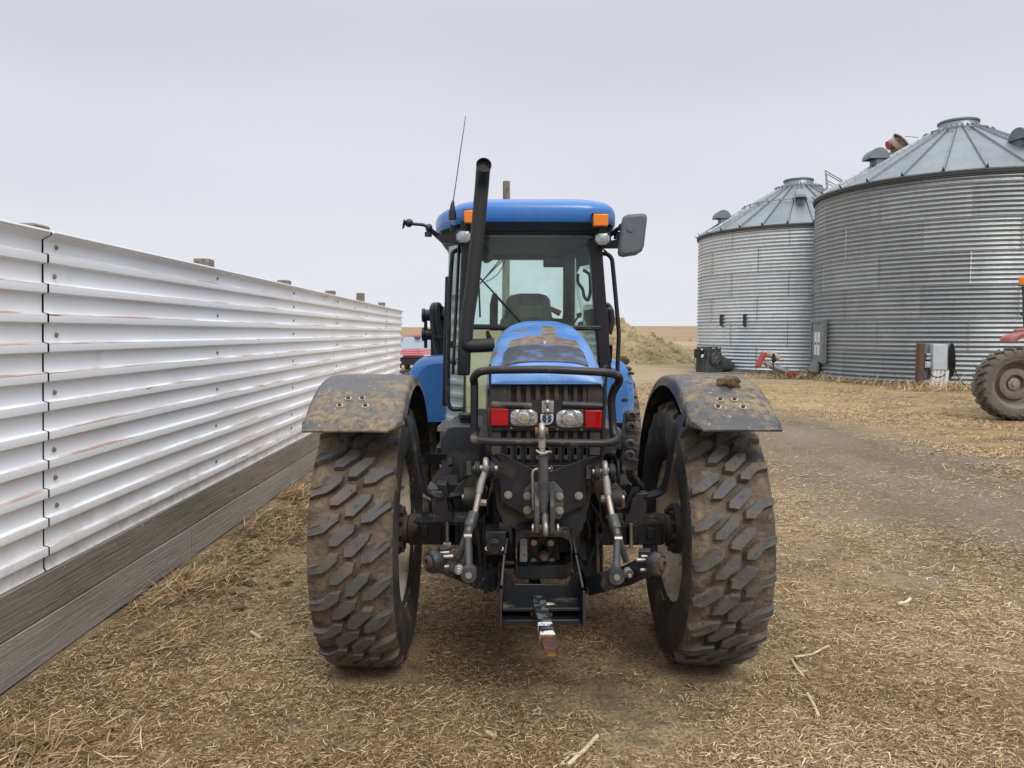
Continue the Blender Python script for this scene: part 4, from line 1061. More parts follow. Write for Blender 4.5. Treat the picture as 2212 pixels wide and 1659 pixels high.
# ================================================================== grain bins
def galv(name, col, rough, dk):
    t = NT(name)
    n1 = t.noise(1.3, 5); n2 = t.noise(9, 4, (1,1,.25), off=(4,2,1))
    c = t.mix(t.rng(n1, .3, .7), col, tuple(v*dk for v in col))
    c = t.mix(t.rng(n2, .52, .72), c, tuple(v*.78 for v in col))
    c = t.mix(t.rng(t.noise(2.2, 5, (1.6,1.6,.12), off=(9,2,4)), .56, .76), c, tuple(v*.84 for v in col))
    return t.out(c, t.rng(n1, .3, .7, rough, rough+.12), .88)
G = [galv('galvanised_sheet', (.31,.34,.36), .44, .86), galv('galvanised_sheet_dull', (.265,.295,.315), .47, .86), galv('galvanised_sheet_bright', (.35,.385,.405), .42, .86)]
GL = [galv('bright_sheet', (.60,.65,.685), .36, .9), galv('bright_sheet_plain', (.56,.61,.645), .38, .9), galv('bright_sheet_shiny', (.63,.68,.715), .35, .9)]
M['roof_metal'] = galv('roof_sheet', (.235,.265,.285), .44, .88)
M['roof_metal_dull'] = galv('roof_sheet_dull', (.215,.243,.262), .46, .88)
M['seam'] = mat('seam_bolts', (.26,.27,.28), .5, .6)
M['seam_light'] = mat('seam_light', (.75,.77,.78), .4, .5)
M['dark_gap'] = mat('eave_shade_and_dark_parts', (.042,.043,.046), .8)  # near-black: shade painted below the eaves, also dark tabs, brackets and fan parts
M['concrete'] = mat('old_concrete', (.24,.22,.19), .95, 0, [((.12,.1,.075), 4, .45, .7), ((.34,.32,.29), 14, .55, .7)], (20, .5, (1,1,1), .02))
M['door_grey'] = mat('door_grey', (.2,.225,.23), .5, .3, [((.14,.15,.15), 5, .5, .75)])
PITCH = .155; AMP = .029
def bin_(name, c, Rr, H, rise, nrib, mats, label, seed, roofm, cap_r):
    rt = root(name, c, label, "grain bin")
    cx, cy, _ = c; rnd = random.Random(seed)
    ring_h = 7*PITCH; nr = int(round(H/PITCH)); nseg = 220; sub = 6
    mb = MB(); zs = [i/sub*PITCH for i in range(nr*sub+1)]
    dz = H/zs[-1]; z0 = .12
    rows = []
    for z in zs:
        r = Rr + AMP*math.sin(2*math.pi*z/PITCH)
        rows.append([(cx+r*math.cos(2*math.pi*k/nseg), cy+r*math.sin(2*math.pi*k/nseg), z0+z*dz*(H-z0)/H) for k in range(nseg)])
    mb.grid(rows, 0, True)
    nsheet = 11; spans = nseg//nsheet
    tone = {}
    for i in range(len(zs)-1):
        ring = i//(7*sub); off = (ring % 2)*spans//2
        for k in range(nseg):
            sh = (ring, ((k+off)//spans) % nsheet)
            if sh not in tone: tone[sh] = rnd.choice([0,0,1,1,2] if ring % 3 else [0,1,1,2])
            mb.m[i*nseg+k] = tone[sh]
    wall = build("wall", mb, mats, rt, smooth=80)
    # lapped vertical seams with bolt heads, and the horizontal laps
    mb = MB()
    rings = sorted(set(zip([r for r, s in tone], [s for r, s in tone])))
    for ring, sh in rings:
        off = (ring % 2)*spans//2
        k = sh*spans - off; th = 2*math.pi*k/nseg
        n0, n1 = ring*7*sub, min((ring+1)*7*sub, len(zs)-1)
        pr = []
        for i in range(n0, n1+1, 2):
            r = Rr + AMP*math.sin(2*math.pi*zs[i]/PITCH) + .006
            pr.append([(cx+r*math.cos(th+d), cy+r*math.sin(th+d), z0+zs[i]*dz*(H-z0)/H) for d in (-.0035,.0035)])
        mb.grid([q[::-1] for q in pr], 1 if rnd.random() < .12 else 0)
        for i in range(n0+1, n1, sub):
            z = z0+(zs[i]+PITCH*.02)*dz*(H-z0)/H; r = Rr+.03
            q = Vector((cx+r*math.cos(th), cy+r*math.sin(th), z)); n = Vector((math.cos(th),math.sin(th),0))
            mb.cyl(q, q+n*.02, .014, seg=5, mi=0)
    for ring in range(1, nr//7+1):
        i = ring*7*sub
        if i >= len(zs)-1: break
        z = z0+zs[i]*dz*(H-z0)/H; r = Rr+.012
        mb.grid([[(cx+r*math.cos(2*math.pi*k/nseg), cy+r*math.sin(2*math.pi*k/nseg), z+d) for k in range(nseg)] for d in (-.012,.012)], 0, True)
        for k in range(0, nseg, 2):
            th = 2*math.pi*(k+.5)/nseg; q = Vector((cx+r*math.cos(th), cy+r*math.sin(th), z)); mb.cyl(q, q+Vector((math.cos(th),math.sin(th),0))*.016, .012, seg=5, mi=0)
    build("seams", mb, [M['seam'], M['seam_light']], wall, smooth=80)
    mb = MB(); mb.lathe([(Rr+.11,-.02),(Rr+.11,z0-.01),(Rr+.02,z0-.005),(Rr-.1,z0)], (cx,cy,0), (0,0,1), 96)
    build("foundation", mb, M['concrete'], rt)
    # roof
    mb = MB(); Re = Rr+.10; ze = H-.02; zt = H+rise
    rr = [Re-.005, Re, Re*.66, Re*.33, cap_r]; 
    def rz(r): return ze + (zt-ze)*(Re-r)/(Re-cap_r)
    rows = [[(cx+r*math.cos(2*math.pi*k/(nrib*6)), cy+r*math.sin(2*math.pi*k/(nrib*6)), rz(r)-(.05 if i == 0 else 0)) for k in range(nrib*6)] for i, r in enumerate(rr)]
    mb.grid(rows, 0, True)
    for j in range(len(rows)-1):
        for k in range(nrib*6): mb.m[j*nrib*6+k] = (k//6*7+j*0) % 3 == 0 and 1 or 0
    roof = build("roof", mb, [roofm, M['roof_metal_dull']], rt, smooth=20)
    mb = MB(); mb.lathe([(Re-.02,ze-.05),(Re-.015,ze-.14),(Rr-.02,ze-.15)], (cx,cy,0), (0,0,1), 160); build("eave_shade_ring", mb, M['dark_gap'], roof)  # dark ring standing for the shaded gap below the overhang
    mb = MB()
    for k in range(nrib):
        th = 2*math.pi*k/nrib; u = Vector((math.cos(th),math.sin(th),0)); tt = Vector((-math.sin(th),math.cos(th),0))
        a = Vector((cx,cy,0))+u*Re+Vector((0,0,rz(Re))); b = Vector((cx,cy,0))+u*(cap_r+.02)+Vector((0,0,rz(cap_r+.02)))
        n = (b-a).normalized().cross(tt)*-1
        if n.z < 0: n = -n
        mb.grid([[q - tt*.045+n*.002, q - tt*.022 + n*.065, q + tt*.022 + n*.065, q + tt*.045+n*.002] for q in (a, b)], 0)
        mb.plate([a - tt*.05, a + n*.14, a + tt*.05], u*.025, 1)
        for f_ in np.linspace(.06,.94,14):
            q = a.lerp(b, f_) + tt*.038 + n*.03; mb.cyl(q, q+n*.02, .014, seg=5, mi=2)
    build("roof_rib", mb, [M['roof_metal_dull'], M['dark_gap'], M['seam']], roof, smooth=20)
    mb = MB(); mb.lathe([(cap_r+.12,zt-.06),(cap_r+.05,zt+.06),(cap_r+.04,zt+.17)], (cx,cy,0), (0,0,1), 48, 0)
    mb.lathe([(cap_r+.07,zt+.17),(cap_r+.075,zt+.23),(cap_r+.03,zt+.26),(cap_r*.5,zt+.31),(0,zt+.33)], (cx,cy,0), (0,0,1), 48, 1)
    build("roof_cap", mb, [M['roof_metal'], M['roof_metal_dull']], rt, smooth=30)
    return rt, roof, rz, Re
def hit(c, Rr, px_, py_):
    d = ray(px_, py_); a = d.x**2+d.y**2; ox, oy = -c[0], -c[1]
    b = 2*(ox*d.x+oy*d.y); cc = ox*ox+oy*oy-Rr*Rr; disc = b*b-4*a*cc
    t_ = (-b-math.sqrt(max(disc,0)))/(2*a); q = ORG+d*t_
    return q, Vector((q.x-c[0], q.y-c[1], 0)).normalized()
th1 = R(20.836); D1 = 39.64; c1 = (D1*math.sin(th1), D1*math.cos(th1), 0); R1 = 4.58; H1 = 6.42
th2 = R(30.322); D2 = 33.2; c2 = (D2*math.sin(th2), D2*math.cos(th2), 0); R2 = 4.83; H2 = 6.9
b1, roof1, rz1, Re1 = bin_("grain_bin", c1, R1, H1, 2.37, 28, GL, "shiny corrugated grain bin with two rod hoops round its rust-streaked roof, behind the box fan", 5, M['roof_metal'], .62)
b2, roof2, rz2, Re2 = bin_("grain_bin", c2, R2, H2, 2.36, 26, G, "dull grey corrugated grain bin with a tall narrow door, behind the electric box", 9, M['roof_metal'], .62)
def vent(parent, c, rzf, th, rad, w, label=None):
    u = Vector((math.cos(th),math.sin(th),0)); t_ = Vector((-math.sin(th),math.cos(th),0)); b = Vector((c[0],c[1],0))+u*rad+Vector((0,0,rzf(rad)))
    mb = MB()
    # base duct and a half-round hood that opens outwards and down
    for o in (0,): mb.obox(b+u*.06+Vector((0,0,.0)), u*.2, t_*w*.42, Vector((0,0,.2)), 0)
    k = .80
    pr = [u*(.16+.46*k*math.cos(a))+Vector((0,0,.10+.48*k*math.sin(a))) for a in np.linspace(0,math.pi,17)]
    for s in (-1,1): mb.plate([b+q+t_*s*w/2 for q in pr], t_*.012*s, 0)
    mb.grid([[b+q-t_*w/2 for q in pr],[b+q+t_*w/2 for q in pr]], 0)
    mb.plate([b+u*(.15+.46*k)-t_*w/2+Vector((0,0,.115)), b+u*(.15+.46*k)+t_*w/2+Vector((0,0,.115)), b+u*(.18-.46*k)+t_*w/2+Vector((0,0,.115)), b+u*(.18-.46*k)-t_*w/2+Vector((0,0,.115))], (0,0,-.01), 1)
    return build("roof_vent", mb, [M['roof_metal_dull'], M['dark_gap']], parent, smooth=30)
# direction from bin towards the camera, turned to each vent
def ang(c, off): return math.atan2(-c[1], -c[0]) + R(off)
vent(b1, c1, rz1, ang(c1, -66), 3.55, .55); vent(b1, c1, rz1, ang(c1, 2), 2.6, .40); vent(b1, c1, rz1, ang(c1, 140), 3.2, .5)
vent(b2, c2, rz2, ang(c2, -60), 2.85, .62); vent(b2, c2, rz2, ang(c2, 40), 2.85, .62); vent(b2, c2, rz2, ang(c2, 150), 3.2, .6)
# hoops on the left bin, brackets on the right one
mb = MB()
for rr in (2.55, 1.05):
    n = 72 if rr > 2 else 48
    mb.tube([(c1[0]+rr*math.cos(2*math.pi*k/n), c1[1]+rr*math.sin(2*math.pi*k/n), rz1(rr)+.11) for k in range(n)], .022, 6, closed=True)
    for k in range(28):
        th = 2*math.pi*k/28; q = Vector((c1[0]+rr*math.cos(th), c1[1]+rr*math.sin(th), rz1(rr)+.11)); mb.cyl(q-Vector((0,0,.08)), q+Vector((0,0,.05)), .04, seg=6)
build("roof_hoop", mb, M['seam'], b1)
mb = MB()
for k in range(26):
    th = 2*math.pi*(k+.5)/26
    if k % 2: continue
    rr = 1.15; q = Vector((c2[0]+rr*math.cos(th), c2[1]+rr*math.sin(th), rz2(rr)+.1)); t_ = Vector((-math.sin(th),math.cos(th),0)); mb.bar(q-t_*.17, q+t_*.17, .04, .05)
build_each("roof_bracket", mb, M['seam'], b2)
mb = MB()   # rust runs are in the sheet: thin scaly patches near the top of the left roof
# ladder rail on the right bin
mb = MB()
base = [p('T',2045,365,33.0), p('T',2025,80,33.0), p('T',2260,215,33.6), p('T',2300,300,33.6)]
for dx, dz in ((0,0),(.06,-.13)):
    o = Vector((dx,0,dz)); mb.tube([base[0]+Vector((dx,0,0)), base[1]+o, base[2]+o], .022, 6)
for y0 in (215, 255): mb.tube([p('T',2035,y0,33.0), p('T',2240,y0+105,33.5)], .018, 6)
mb.tube([base[2], base[3]], .022, 6)
build("ladder_rail", mb, M['seam'], b2)
# tall narrow door
q0, n0 = hit(c2, R2, *px('K',1990,330)); t_ = Vector((-n0.y, n0.x, 0))
zt_, zb_ = p('K',1990,60,q0.y).z, p('K',1990,555,q0.y).z
mb = MB(); wd = .52
base = Vector((q0.x,q0.y,(zt_+zb_)/2))
mb.obox(base+n0*.05, t_*wd, n0*.07, Vector((0,0,(zt_-zb_)/2)))
mb.obox(base+n0*.05+Vector((0,0,(zt_-zb_)/2+.05)), t_*(wd+.1), n0*.12, Vector((0,0,.06)))
for s in (-1,1): mb.obox(base+n0*.07+t_*s*(wd+.05), t_*.05, n0*.09, Vector((0,0,(zt_-zb_)/2+.02)))
for k in (-.35,.0,.35): mb.obox(base+n0*.13+t_*-s*(wd)+Vector((0,0,k*(zt_-zb_))), t_*.06, n0*.04, Vector((0,0,.05)))
door = build("door", mb, M['door_grey'], b2, bevel=.01)
mb = MB()
for s in (-1,1):
    for k, (zo, h_) in enumerate(((.16,.17),(-.10,.09),(-.36,.17))):
        mb.obox(base+n0*.122+t_*(s*.15)+Vector((0,0,zo+.05)), t_*.11, n0*.004, Vector((0,0,h_)), 0)
        if k == 1: mb.obox(base+n0*.125+t_*(s*.15)+Vector((0,0,zo+.05)), t_*.06, n0*.004, Vector((0,0,.05)), 1)
build("label", mb, [M['emblem_white'], M['emblem_blue']], door)
q1, n1 = hit(c2, R2, *px('K',1960,640)); mb = MB(); t_ = Vector((-n1.y,n1.x,0)); b_ = Vector((q1.x,q1.y,q1.z))
mb.plate([b_-t_*.5+n1*.1+Vector((0,0,-.1)), b_+t_*.4+n1*.1+Vector((0,0,-.1)), b_+t_*.3+n1*.02+Vector((0,0,.32)), b_-t_*.3+n1*.02+Vector((0,0,.32))], n1*.12)
build("chute", mb, M['door_grey'], b2, bevel=.01)
mb = MB(); q1, n1 = hit(c2, R2, *px('K',1050+845,1200)); 
# dark brackets on the left bin with wires down to the fan
for xx in (767, 1052):
    qa, na = hit(c1, R1, *px('K',xx,35)); t_ = Vector((-na.y,na.x,0))
    mb = MB(); mb.obox(qa+na*.05, t_*.045, na*.05, Vector((0,0,.27))); mb.obox(qa+na*.10+Vector((0,0,.1)), t_*.03, na*.02, Vector((0,0,.15)))
    build("bracket", mb, M['dark_gap'], b1)

# ================================================================== fan at the left bin
fo = D(1604, 805, 33.6); FN = root("aeration_fan", (fo.x, 33.6, 0), "grey box fan with round wire guard and tapering duct at the shiny bin's foot", "fan")
def mq(x, y, Y): return p('M', x, y, Y)
M['fan_grey'] = mat('fan_housing', (.075,.092,.1), .45, .25, [((.14,.15,.15), 4, .5, .75), ((.05,.05,.045), 15, .55, .75)])
M['fan_face'] = mat('fan_face', (.05,.06,.068), .5, .2, [((.1,.1,.1), 5, .5, .75)])
mb = MB()
A_ = mq(200,690,33.9); B_ = mq(640,690,33.3); C_ = mq(1095,690,33.75); Dd = Vector((A_.x+C_.x-B_.x, A_.y+C_.y-B_.y, 0))
zt_, zb_ = mq(640,235,33.3).z, .04
def ft(z): return [Vector((v.x,v.y,z)) for v in (A_,B_,C_,Dd)]
mb.plate(ft(zb_), (0,0,zt_-zb_))
mb.bar(Vector((B_.x,B_.y,zb_)), Vector((B_.x,B_.y,zt_+.01)), .03, .03)
lf = (B_-A_); lf.z = 0; nl = Vector((lf.y,-lf.x,0)).normalized(); rf = (C_-B_); rf.z = 0; nr_ = Vector((rf.y,-rf.x,0)).normalized()
mid_l = (A_+B_)/2
for f_ in (.42,.68): q = A_.lerp(B_, f_); mb.bar(Vector((q.x,q.y,zb_))+nl*.02, Vector((q.x,q.y,1.02))+nl*.02, .03, .03)
build("housing", mb, M['fan_grey'], FN, bevel=.01)
mb = MB()
q = A_.lerp(B_, .22); mb.plate([Vector((A_.x,A_.y,.06))+nl*.006, Vector((A_.lerp(B_,.4).x,A_.lerp(B_,.4).y,.06))+nl*.006, Vector((A_.lerp(B_,.4).x,A_.lerp(B_,.4).y,1.0))+nl*.006, Vector((A_.x,A_.y,1.0))+nl*.006], nl*.006)
build("side_panel", mb, M['dark_gap'], FN)
fc = B_.lerp(C_, .5); fc = Vector((fc.x,fc.y,mq(855,620,33.5).z)) + nr_*.01; ur = rf.normalized(); rad = (mq(855,310,33.5).z-mq(855,930,33.5).z)/2
mb = MB(); mb.cyl(fc, fc+nr_*.05, rad, seg=36); mb.lathe([(rad*.7,.05),(rad*.66,.052),(rad*.6,.01)], fc, nr_, 36)
for k in range(12): a = 2*math.pi*k/12; mb.obox(fc+nr_*.052+(ur*math.cos(a)+Vector((0,0,math.sin(a))))*rad*.86, ur*.02, nr_*.012, Vector((0,0,.02)))
build("inlet", mb, M['dark_gap'], FN, smooth=40)
mb = MB()
for k in range(1, 7):
    r_ = rad*.68*k/6; mb.tube([fc+nr_*.075+(ur*math.cos(a)+Vector((0,0,math.sin(a))))*r_ for a in np.linspace(0,2*math.pi,29)[:-1]], .0065 if k < 6 else .012, 5, closed=True)
for k in range(6): a = math.pi*k/6+.2; v = ur*math.cos(a)+Vector((0,0,math.sin(a))); mb.tube([fc+nr_*.085-v*rad*(.98 if k % 2 else .68), fc+nr_*.085+v*rad*(.98 if k % 2 else .68)], .012, 5)
build("wire_guard", mb, M['silver'], FN)
mb = MB(); a, b = mq(148,315,33.35), mq(370,640,33.35); mb.plate([mq(148,318,33.55), mq(368,318,33.3), mq(368,640,33.3), mq(152,635,33.55)], (0,.2,0), 0); mb.plate([mq(368,310,33.3), mq(465,310,33.4), mq(465,640,33.4), mq(368,640,33.3)], (0,.16,0), 0)
for x,y,s in ((400,333,18),(422,550,24),(400,607,18)): q = mq(x,y,33.31); mb.box((q.x-.0022*s,33.27,q.z-.0018*s),(q.x+.0022*s,33.37,q.z+.0018*s),1)
cb = build("control_box", mb, [M['black_clean'], M['emblem_white']], FN, bevel=.008)
mb = MB(); mb.tube([mq(340,630,33.4), mq(330,740,33.35), mq(240,870,33.35), mq(170,895,33.35), mq(125,860,33.4), mq(112,760,33.45), mq(150,640,33.5)], .018, 6, fillet=.12); build("cable", mb, M['black_clean'], FN, smooth=60)
mb = MB()
r0 = [mq(1098,500,33.75), mq(1098,1140,33.75)]; r1_ = [mq(1800,880,34.9), mq(1800,1125,34.9)]
rows = []
for k in range(9):
    f_ = k/8; hi = r0[0].lerp(r1_[0], f_); lo = r0[1].lerp(r1_[1], f_); cz = (hi+lo)/2; h_ = (hi-lo).length/2; w_ = .5*(1-f_)+.3*f_
    ww = Vector((-.3,.95,0)).normalized()
    e = .45+.5*f_
    rows.append([cz + ww*(w_*math.copysign(abs(math.cos(a))**e,math.cos(a))+w_*.8) + Vector((0,0,h_*math.copysign(abs(math.sin(a))**e,math.sin(a)))) for a in np.linspace(0,2*math.pi,25)[:-1]])
mb.grid(rows, None, True); mb.bar(r0[0]+Vector((0,-.03,.03)), r0[1]+Vector((0,-.03,-.02)), .05, .05)
build("duct", mb, M['fan_grey'], FN, smooth=50)
mb = MB(); mb.plate([mq(1480,740,35.3), mq(1880,745,35.3), mq(1880,1150,35.3), mq(1480,1150,35.3)], (0,.1,0)); build("transition_plate", mb, M['roof_metal_dull'], FN)
mb = MB(); a = mq(815,262,33.3)
for x0,y0,x1,y1,m_ in ((760,260,865,305,0),(968,235,1055,300,0)):
    v0 = B_.lerp(C_, (x0-640)/455)+nr_*.01; v1 = B_.lerp(C_, (x1-640)/455)+nr_*.01
    z0_, z1_ = mq(x0,y1,33.5).z, mq(x0,y0,33.5).z
    mb.plate([Vector((v0.x,v0.y,z0_)),Vector((v1.x,v1.y,z0_)),Vector((v1.x,v1.y,z1_)),Vector((v0.x,v0.y,z1_))], nr_*.006, m_)
build("label", mb, M['white_label'], FN)
# guy wires from the bin to the fan
for xx, xe in ((767,250),(1052,735)):
    qa, na = hit(c1, R1, *px('K',xx,70)); mb = MB(); mb.tube([qa+na*.06, mq(xe,200,33.6)], .008, 5); build("wire", mb, M['seam'], FN)
mb = MB(); mb.box((A_.x-.1,33.1,-.02),(C_.x+.9,34.6,.04)); build("slab", mb, M['concrete'], FN, bevel=.01)

# ================================================================== unloading auger between the bins
def kq(x, y, Y): return p('K', x, y, Y)
YA = 29.6; AU = root("unloading_auger", (kq(1650,770,YA).x, YA, 0), "red and grey unloading auger with cream motor lying between the two grain bins", "auger")
M['red'] = mat('faded_red_paint', (.36,.055,.04), .55, 0, [((.25,.05,.035), 4, .4, .7), ((.16,.07,.045), 12, .6, .75)])
M['cream'] = mat('cream_motor', (.5,.4,.3), .6, 0, [((.3,.22,.15), 6, .5, .7)])
M['galv_tube'] = mat('galvanised_tube', (.3,.32,.34), .45, .5, [((.2,.2,.2), 6, .5, .7)])
mb = MB(); mb.plate([kq(x,y,YA-.2) for x,y in [(1290,425),(1335,440),(1330,465),(1280,560),(1252,635),(1207,605)]], (0,.35,0)); build("belt_guard", mb, M['red'], AU, bevel=.03)
mb = MB(); mb.tube([kq(1335,450,YA), kq(1470,500,YA+.1)], .13, 16); mb.tube([kq(1350,447,YA), kq(1358,452,YA)], .14, 16); build("motor", mb, M['cream'], AU, bevel=.02)
mb = MB()
for k in range(4): mb.tube([kq(1410,440,YA-.15), kq(1395+k*14,500,YA-.17), kq(1385+k*10,540,YA-.16), kq(1410+k*8,570-k*6,YA-.16), kq(1440-k*5,530,YA-.16)], .016, 5, fillet=.1)
mb.tube([kq(1405,560,YA-.15), kq(1412,640,YA-.15)], .014, 5)
build("cable", mb, M['black_clean'], AU, smooth=60)
mb = MB(); mb.tube([kq(1295,560,YA), kq(1375,600,YA)], .11, 14, mi=1); mb.tube([kq(1370,598,YA), kq(1600,690,YA)], .125, 16, mi=0); mb.tube([kq(1680,735,YA), kq(1850,732,YA-.1)], .115, 16, mi=0); mb.plate([kq(x,y,YA-.15) for x,y in [(1330,590),(1360,600),(1350,640),(1335,635)]], (0,.03,0), 1)
mb.tube([kq(1410,640,YA), kq(1408,668,YA)], .03, 8, mi=1)
build_each("tube", mb, [M['galv_tube'], M['silver']], AU, smooth=50)
mb = MB(); mb.plate([kq(x,y,YA-.18) for x,y in [(1605,665),(1680,690),(1672,775),(1595,745),(1575,690)]], (0,.36,0)); mb.tube([kq(1678,733,YA), kq(1740,733,YA-.04)], .125, 16); mb.tube([kq(1868,730,YA-.1), kq(1905,730,YA-.12)], .15, 16); build_each("elbow", mb, M['red'], AU, bevel=.015)
mb = MB(); mb.bar(kq(1842,650,YA-.15), kq(1858,690,YA-.15), .04, .04); mb.bar(kq(1840,765,YA), Vector((kq(1840,770,YA).x,YA,0)), .05, .05); mb.bar(kq(1700,765,YA), Vector((kq(1700,770,YA).x,YA,0)), .05, .05); build_each("support", mb, M['hub'], AU)
for i,(x0,x1,y0,h_) in enumerate(((1480,1590,740,.2),(1850,1920,800,.16))):
    q = kq((x0+x1)/2,y0,YA+.1); mb = MB(); w_ = (kq(x1,y0,YA).x-kq(x0,y0,YA).x)/2; mb.box((q.x-w_,YA-.05,-.02),(q.x+w_,YA+.3,h_)); o = build("concrete_block", mb, M['concrete'], None, bevel=.02, origin=(q.x,YA,0)); tag(o, ["concrete block lying under the sloping tube of the red auger","concrete block under the flanged red end of the auger by the dull bin"][i], "concrete block")

# ================================================================== electric board in front of the right bin
def hq(x, y, Y): return p('H', x, y, Y)
YE = 23.5; EB = root("electric_panel", (hq(450,1150,YE).x, YE, 0), "weathered board on wooden posts with a grey electric box and four white conduits", "electric panel")
M['post_brown'] = mat('brown_post', (.085,.05,.035), .9, 0, [((.15,.1,.075), 6, .5, .7, (4,4,.6)), ((.04,.025,.018), 9, .55, .7, (4,4,.5))], (14, .4, (3,3,.4)))
M['wood'] = mat('weathered_wood', (.17,.15,.125), .92, 0, [((.27,.245,.21), 5, .45, .7, (6,.35,6)), ((.07,.06,.045), 7, .52, .7, (8,.3,8)), ((.13,.125,.075), 2.2, .55, .75, (1,1,1))], (9, .5, (10,.35,10), .01))
M['board_grey'] = mat('grey_board', (.16,.17,.18), .9, 0, [((.09,.09,.09), 4, .45, .7, (3,1,.5)), ((.26,.26,.26), 9, .55, .75, (3,1,.4))])
M['box_grey'] = mat('electric_box', (.42,.46,.5), .45, 0, [((.33,.36,.39), 3, .5, .75)])
M['white_pvc'] = mat('white_conduit', (.6,.6,.62), .5, 0, [((.4,.38,.36), 4, .5, .75)])
for i,(x0,x1,y0,y1) in enumerate(((292,318,716,1155),(575,625,722,1150))):
    mb = MB(); a, b = hq(x0,y0,YE), hq(x1,y1,YE); yo = 0 if i == 0 else .25; x_ = a.x if i == 0 else a.x-.1; mb.box((x_-.02,YE+yo,-.05),(x_+(b.x-a.x)+.02,YE+yo+.2,a.z)); build("post", mb, M['post_brown'], EB, bevel=.01)
mb = MB(); a, b = hq(305,718,YE+.0), hq(625,1045,YE); mb.box((a.x,YE+.2,b.z),(b.x,YE+.245,a.z)); build("backboard", mb, M['board_grey'], EB, bevel=.004)
mb = MB(); a, b = hq(408,722,YE-.02), hq(550,970,YE-.02); mb.plate([hq(413,722,YE),hq(550,722,YE),hq(546,970,YE),hq(405,968,YE)], (0,.2,0)); mb.plate([hq(420,730,YE-.015),hq(543,730,YE-.015),hq(539,962,YE-.015),hq(412,960,YE-.015)], (0,.02,0)); build("electric_box", mb, M['box_grey'], EB, bevel=.01)
for x0,y0,x1,y1 in ((354,808,398,833),(352,843,396,868),(340,884,393,944)):
    mb = MB(); a, b = hq(x0,y0,YE+.08), hq(x1,y1,YE+.08); mb.box((a.x,YE+.08,b.z),(b.x,YE+.2,a.z)); mb.box((a.x+.03,YE+.06,b.z+.03),(b.x-.03,YE+.09,a.z-.03)); build("switch_box", mb, M['box_grey'], EB, bevel=.008)
for xa, xb in ((418,405),(455,440),(494,480),(538,523)):
    mb = MB(); mb.cyl(hq(xa,968,YE+.08), Vector((hq(xb,1150,YE).x,YE+.05,-.03)), .075 if xa != 494 else .07, seg=14); build("conduit", mb, M['white_pvc'], EB)
mb = MB()
for k in range(7):
    x = 560+k*8; mb.tube([hq(585,715,YE+.1-.02*k), hq(x,760,YE+.05-.015*k), hq(x-4+k*3,900,YE+.05-.02*k), hq(575+k*6,1010-k*9,YE+.08), hq(590+k*3,1030-k*7,YE+.1), hq(615,950,YE+.12), hq(618-k*4,800,YE+.12), hq(598,718,YE+.1)], .016, 5, fillet=.25)
mb.tube([hq(612,960,YE+.1), hq(640,1020,YE+.05), hq(690,1090,YE-.1), hq(740,1130,YE-.2), hq(790,1155,YE-.3)], .018, 6, fillet=.2)
mb.tube([hq(370,950,YE+.02), hq(385,1000,YE), hq(430,1035,YE), hq(500,1025,YE), hq(555,985,YE+.05)], .016, 6, fillet=.2)
build("cable", mb, M['black_clean'], EB, smooth=70)

